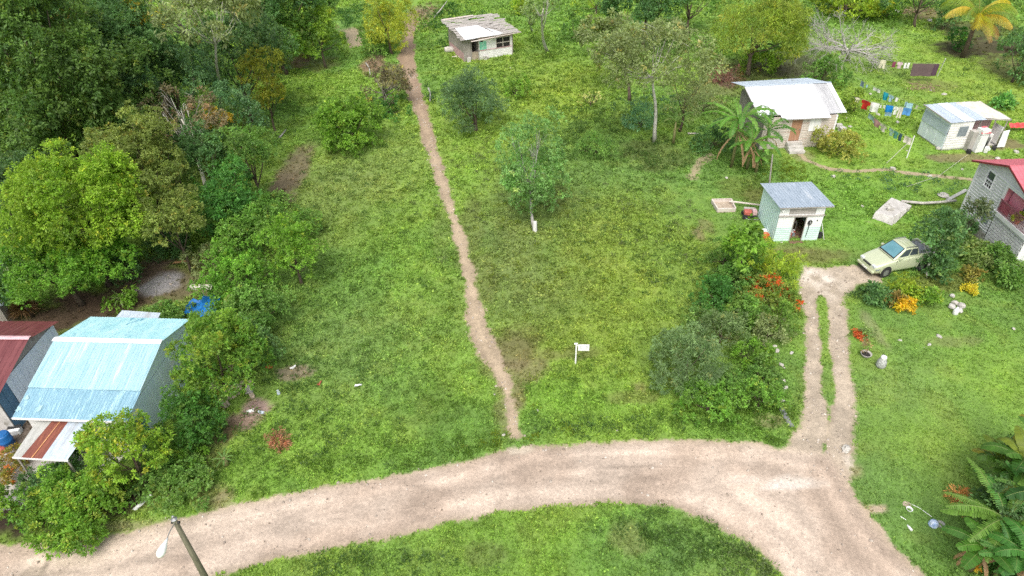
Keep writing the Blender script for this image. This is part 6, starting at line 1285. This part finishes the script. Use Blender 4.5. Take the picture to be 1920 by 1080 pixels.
for i, (px, py, mt, lb) in enumerate([(505,690,'orange','orange scrap beside the boundary bushes'),(550,690,'plastic_white','white scrap on the bare patch beside the boundary bushes'),(600,720,'red_paint','reddish scrap on the open grass'),(522,737,'galv_pale','pale blue scrap under the boundary bushes'),(490,775,'galv_pale','bluish scrap at the edge of the bare soil'),(470,772,'plastic_white','white scrap in the bare soil'),(268,943,'plastic_white','white board scrap at the dark gap by the verge'),(410,738,'orange','orange scrap at the broken wall')]):
    t = thing('litter', lb, 'litter', G(px,py), i*.7); m = MB(); L_ = .45 if i == 6 else .16; m.box(-L_,L_,-.07,.07,.02,.1,.03); m.build('scrap', M[mt], t)
# brush piles
def brush(label, px, py, n, L, seed, col='dead_brush'):
    g = G(px, py); r = thing('brush_pile', label, 'brush pile', g); rng = np.random.default_rng(seed); m = MB()
    for k in range(n):
        a = rng.normal(size=3)*[L*.6, L*.45, .1]; a[2] = abs(a[2])+.05; d = unit(rng.normal(size=3)*[1,1,.3])*rng.uniform(.3,1)*L*.5; m.tube([tuple(a), tuple(a+d*.5+[0,0,.05]), tuple(a+d)], [.03,.025,.012], 4)
    m.build('branches', BRUSH, r)
BRUSH = weathered('brown_dead_branches', C(.17,.10,.07), C(.34,.24,.18), None, scale=3, rough=.95)
brush('pile of reddish brown branches near the yellow palm',1708,24,90,1.8,1); brush('thin pile of twigs on the slope above the washing',1728,165,50,1.3,2); brush('dark pile of branches behind the white roofed house',1352,150,70,1.4,3)
brush('dry twigs heaped beside the footpath top',800,22,60,2.0,4); brush('twigs lying at the red soil under the lime green tree',560,118,40,1.4,5)
for (px, py, px2, py2, h, lb) in [(812,35,838,2,1.2,'pale crooked dead branch left of the shack'),(803,165,806,190,.2,'pale dead stick at the edge of the footpath'),(686,118,694,140,.8,'slanting dead trunk beside the brownish bush'),(520,262,536,243,.1,'pale bare stick at the wood edge')]:
    a = G(px,py); e = G(px2,py2,h)-a; t = thing('dead_branch', lb, 'branch', a); MB().tube([(0,0,0), tuple(e*.5+[.15,0,.1]), tuple(e)], [.09,.07,.04], 6).build('stem', BARKG, t)

# ---------------------------------------------------------------- banana plants and palms
def frond(name, parent, heart, az, L, e0, e1, width, col, rng, kind='banana', nseg=None, tatter=.3, rib=(.16,.24,.06), comb=0.):
    nseg = nseg or (46 if kind != 'banana' else 34 if comb else 26); P = [np.array(heart, float)]; s = L/nseg
    for k in range(nseg):
        t = k/nseg; e = e0+(e1-e0)*t**1.3; P.append(P[-1]+s*np.array([math.cos(az)*math.cos(e), math.sin(az)*math.cos(e), math.sin(e)]))
    P = np.array(P); D = unit(np.gradient(P, axis=0)); side = np.array([-math.sin(az), math.cos(az), 0.]); Lv = Leaves()
    k0 = max(1, int(nseg*.12)); q = []; cc = []
    sag = 0.
    for k in range(k0, nseg):
        t = (k-k0)/(nseg-k0); w = width*(math.sin(math.pi*min(1, (t*.93+.07)))**.5 if kind == 'banana' else math.sin(math.pi*(t*.86+.12))**.6)
        for sg in (-1, 1):
            c = C(*col)*1.5*rng.normal(1, .09)
            if kind == 'banana':
                if rng.uniform() < tatter: sag = rng.uniform(.0, .9)
                gap = rng.uniform(.0, .35)*(rng.uniform() < tatter)
                if comb and rng.uniform() < comb: gap = rng.uniform(.45, .65); w_ = w*rng.uniform(.75, 1.1)
                else: w_ = w
                o = side*sg*w_+D[k]*w_*.28+np.array([0,0,-1])*w_*(.12+sag*.5); j = rng.normal(size=3)*.012*L*.3
                q.append([P[k], P[k+1] if k < nseg else P[k], P[k+1]*(1-gap)+P[k]*gap+o+j, P[k]+o*1.0+j*.5]); cc.append(c)
            else:
                o = unit(side*sg+D[k]*.55+np.array([0,0,-.45-.3*rng.uniform()]))*w; n = np.array([0,0,1.]); tip = P[k]+o+np.array([0,0,-.25*w]); b = D[k]*L*.008
                q.append([P[k]-b, P[k]+b, tip+b*.3, tip-b*.3]); cc.append(c)
    Lv.quads(np.array(q), np.array(cc))
    # rib
    r = .018*L/2.4 if kind == 'banana' else .02; q = []; cc = []
    for k in range(nseg):
        rr = r*(1.6-1.2*k/nseg); z = np.array([0,0,1.])*rr; a, b = P[k], P[k+1]
        q.append([a-side*rr, b-side*rr, b+z, a+z]); q.append([a+z, b+z, b+side*rr, a+side*rr]); cc += [C(*rib)]*2
    Lv.quads(np.array(q), np.array(cc)); return Lv.build(name, LEAF, parent)

def banana(label, base, heart, n, L, width, seed, cols, cat='banana plant', group=None, e0r=(.5,1.25), e1r=(-1.2,-.2), tatter=.35, dry=3, name='banana_plant', comb=0.):
    b = G(*base); hh = min(np.arange(.2, 6, .05), key=lambda z: abs(G(*heart, z)[1]-b[1])); r = thing(name, label, cat, b, 0, group); rng = np.random.default_rng(seed); hp = (0, 0, hh)
    if hh > .4: MB().tube([(0,0,-.05),(0.02,0,hh*.5),(0,0,hh+.1)], [.14,.11,.06], 10).build('stem', weathered('banana_stem_'+str(seed), C(.15,.13,.05), C(.24,.25,.10), C(.24,.15,.09), scale=5, rough=.8), r, smooth=True)
    for k in range(n):
        az = 2*math.pi*k/n+rng.uniform(-.25,.25)+seed; frond('leaf', r, hp, az, L*rng.uniform(.8,1.1), rng.uniform(*e0r), rng.uniform(*e1r), width*rng.uniform(.8,1.1), cols[int(rng.integers(len(cols)))], rng, tatter=tatter, rib=(.24,.32,.10), comb=comb*(k%5 != 1))
    for k in range(dry): 
        az = rng.uniform(0,6.28); frond('dry_leaf', r, (0,0,hh*.8), az, min(hh,L)*.75, -.3, -1.5, width*.35, (.30,.19,.11), rng, tatter=.8, rib=(.34,.24,.15))
    return r
BG = [(.095,.22,.03),(.13,.26,.045),(.075,.18,.03)]
banana('arching yellow-tinged banana plant at the upper side of the corner clump', (1850,915), (1858,868), 9, 1.5, .24, 17, [(.09,.13,.015),(.05,.11,.015),(.16,.15,.02)], group='banana and heliconia plants in the lower right corner', e0r=(.5,1.2), e1r=(-1.3,-.4), tatter=.15, dry=1)
BAN = 'banana plants beside the white roofed house'
banana('tall left banana plant in front of the white roofed house', (1371,313), (1368,232), 14, 3.7, .25, 1, BG, group=BAN, comb=.4, e1r=(-1.35,-.6), dry=5)
banana('shorter middle banana plant with dry hanging leaves', (1400,317), (1403,268), 11, 3.0, .25, 2, BG, group=BAN, comb=.4, e1r=(-1.35,-.6), dry=5)
banana('right banana plant reaching towards the brown door', (1428,302), (1431,246), 10, 2.8, .24, 3, [(.045,.13,.02),(.07,.17,.03)], group=BAN, tatter=.7, comb=.5, e1r=(-1.2,-.5))
banana('young banana sucker between the older banana plants', (1417,322), (1418,300), 5, 1.5, .2, 4, BG, group=BAN, dry=0)
banana('small broken banana plant below the olive tree', (1262,270), (1258,232), 5, 1.8, .14, 5, [(.11,.2,.05),(.17,.22,.07)], dry=2)
banana('yellow-stemmed banana plant behind the white roof', (1453,132), (1456,98), 7, 2.6, .26, 6, [(.05,.12,.02),(.08,.16,.03)], dry=2)
LOW = 'banana and heliconia plants in the lower right corner'
banana('big banana plant with comb-like torn leaves near the corner', (1850,1025), (1858,974), 16, 2.6, .27, 11, [(.05,.15,.03),(.07,.19,.035),(.10,.19,.03)], group=LOW, e0r=(.25,1.0), e1r=(-.7,.1), tatter=.3, comb=1., dry=5)
banana('broad-leaved dark banana plant above the big torn one', (1872,935), (1880,868), 12, 1.75, .30, 12, [(.035,.10,.014),(.055,.13,.018),(.13,.17,.02)], group=LOW, e0r=(.5,1.2), e1r=(-1.2,-.2), tatter=.12, dry=2)
banana('yellowish banana plant touching the right edge', (1912,895), (1918,832), 10, 1.7, .28, 13, [(.10,.16,.02),(.06,.13,.02),(.20,.19,.03)], group=LOW, tatter=.2, dry=1)
banana('shaded banana plant behind the big torn one at the edge', (1915,1000), (1922,930), 10, 2.0, .3, 14, [(.025,.075,.014),(.04,.10,.02)], group=LOW, tatter=.3, dry=2)
banana('low banana plant under the big torn one', (1815,1070), (1820,1025), 9, 1.5, .26, 15, [(.06,.15,.02),(.045,.12,.02)], group=LOW, tatter=.2, dry=4, e0r=(.2,.9), e1r=(-.6,0))
banana('banana plant in the very corner of the lower lawn', (1895,1100), (1900,1050), 11, 1.8, .28, 16, [(.035,.12,.02),(.05,.15,.025)], group=LOW, tatter=.4, dry=3)
banana('spiky comb-leaved plant behind the big torn banana plant', (1885,985), (1890,930), 14, 1.7, .2, 31, [(.05,.14,.03),(.08,.17,.03),(.13,.16,.03)], group=LOW, comb=1., dry=2, e0r=(.3,1.2), e1r=(-.8,.1))
banana('spiky comb-leaved plant at the bottom edge under the big one', (1862,1085), (1866,1040), 13, 1.5, .2, 32, [(.05,.15,.03),(.07,.17,.04)], group=LOW, comb=1., dry=2, e0r=(.3,1.2), e1r=(-.8,.1))
banana('dark glossy banana plant at the right edge of the upper clump', (1900,955), (1905,895), 11, 1.7, .26, 33, [(.04,.11,.015),(.07,.13,.02)], group=LOW, tatter=.2, dry=1, e1r=(-1.2,-.4))
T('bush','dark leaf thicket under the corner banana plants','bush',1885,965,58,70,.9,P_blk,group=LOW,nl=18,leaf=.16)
T('bush','green leaf thicket along the bottom edge corner','bush',1890,1070,50,36,.7,P_emer,group=LOW,nl=14,leaf=.15)
T('bush','leafy thicket behind the broad-leaved dark banana plant','bush',1915,850,36,44,1.2,P_dark,group=LOW,nl=12,leaf=.17)
T('flowering_plant','orange and yellow flowers below the big torn banana plant','plant',1822,1056,9,9,.5,[(.42,.20,.03),(.5,.32,.04)],leaf=.1,nl=4)
T('flowering_plant','orange dry fronds left of the torn banana leaves','plant',1800,940,14,16,.5,[(.30,.15,.05),(.38,.2,.08)],'fine',leaf=.15,nl=6)
T('flowering_plant','orange tufts at the right edge below the banana plants','plant',1912,952,10,12,1.4,[(.42,.24,.03),(.34,.25,.05)],'fine',leaf=.13,nl=5)
banana('grey-green palm-like sapling in front of the patio', (278,880), (282,845), 12, 1.15, .07, 21, [(.08,.16,.05),(.10,.18,.06)], cat='sapling', name='palm_sapling', tatter=.4, comb=1., dry=0, e0r=(.1,1.0), e1r=(-.4,.2))
banana('pale spiky plant behind the grey annex roof', (232,572), (232,560), 9, .9, .06, 22, [(.2,.27,.1),(.16,.24,.08)], cat='plant', name='spiky_plant', tatter=.4, comb=1., dry=0)
banana('light green spiky plant on the grass below the bushes', (425,872), (427,860), 8, .6, .05, 23, [(.14,.26,.07),(.1,.2,.05)], cat='plant', name='spiky_plant', tatter=.4, comb=1., dry=0)
def palm():
    b = G(1832,100); hh = 4.2; c = G(1832,34,hh); b = np.array([c[0],c[1],0.]); r = thing('palm', 'coconut palm with large yellowing fronds at the top', 'palm', b); rng = np.random.default_rng(9)
    MB().tube([(0,0,-.1),(.05,0,hh*.5),(0,0,hh)], [.3,.22,.18], 10).build('trunk', BARKB, r, smooth=True)
    cols = [(.36,.30,.02),(.26,.28,.02),(.16,.22,.02),(.42,.30,.04),(.12,.19,.03)]
    for k in range(15):
        az = 2*math.pi*k/15+rng.uniform(-.15,.15); frond('frond', r, (0,0,hh), az, rng.uniform(4.0,5.2), rng.uniform(.45,1.0) if k%3 else rng.uniform(1.1,1.3), rng.uniform(-1.3,-.7), 1.0, cols[k%5] if math.sin(az) < .4 else cols[2+2*(k%2)], rng, 'palm', rib=(.34,.30,.08))
    for k in range(3): frond('frond', r, (0,0,hh-.2), -1.3+.45*k, 3.4, .1, -1.4, .7, (.34,.20,.08), rng, 'palm', rib=(.38,.26,.1))
palm()

# ---------------------------------------------------------------- sky, sun, camera
w = bpy.data.worlds.new('World'); S.world = w; w.use_nodes = True; nt = w.node_tree; nt.nodes.clear()
o = nt.nodes.new('ShaderNodeOutputWorld'); bg = nt.nodes.new('ShaderNodeBackground'); sk = nt.nodes.new('ShaderNodeTexSky'); sk.sky_type = 'NISHITA'; sk.sun_disc = False
EL, AZ = 57, 188    # sun height, and bearing from +Y towards +X
sk.sun_elevation = R_(EL); sk.sun_rotation = R_(AZ); sk.air_density = 1.0; sk.dust_density = 4.0; sk.ozone_density = 1.0
hs = nt.nodes.new('ShaderNodeHueSaturation'); hs.inputs['Saturation'].default_value = .45; hs.inputs['Value'].default_value = 1.55; nt.links.new(sk.outputs[0], hs.inputs['Color']); nt.links.new(hs.outputs[0], bg.inputs[0]); bg.inputs[1].default_value = SKY = .15
nt.links.new(bg.outputs[0], o.inputs[0])
sd = bpy.data.lights.new('Sun', 'SUN'); sd.energy = SUN = 2.5; sd.angle = R_(38); sd.color = (1.0, .96, .89)
so = bpy.data.objects.new('Sun', sd); COL.objects.link(so)
dv = Vector((math.cos(R_(EL))*math.sin(R_(AZ)), math.cos(R_(EL))*math.cos(R_(AZ)), math.sin(R_(EL))))
so.rotation_euler = dv.to_track_quat('Z', 'Y').to_euler(); so.location = (0, 40, 60)
cd = bpy.data.cameras.new('Camera'); cd.sensor_width = 36; cd.lens = F/1920*36; cd.clip_end = 5000; cd.clip_start = .1
co = bpy.data.objects.new('Camera', cd); COL.objects.link(co)
co.matrix_world = Matrix(((rt[0],up[0],-fwd[0],CP[0]),(rt[1],up[1],-fwd[1],CP[1]),(rt[2],up[2],-fwd[2],CP[2]),(0,0,0,1)))
S.camera = co
S.view_settings.view_transform = 'Standard'; S.view_settings.look = 'None'; S.view_settings.exposure = 0; S.view_settings.gamma = 1
S.render.engine = 'CYCLES'; S.cycles.use_denoising = False; S.cycles.max_bounces = 6; S.cycles.diffuse_bounces = 3; S.cycles.transmission_bounces = 3; S.cycles.use_adaptive_sampling = True
S.render.resolution_x = 1024; S.render.resolution_y = 576
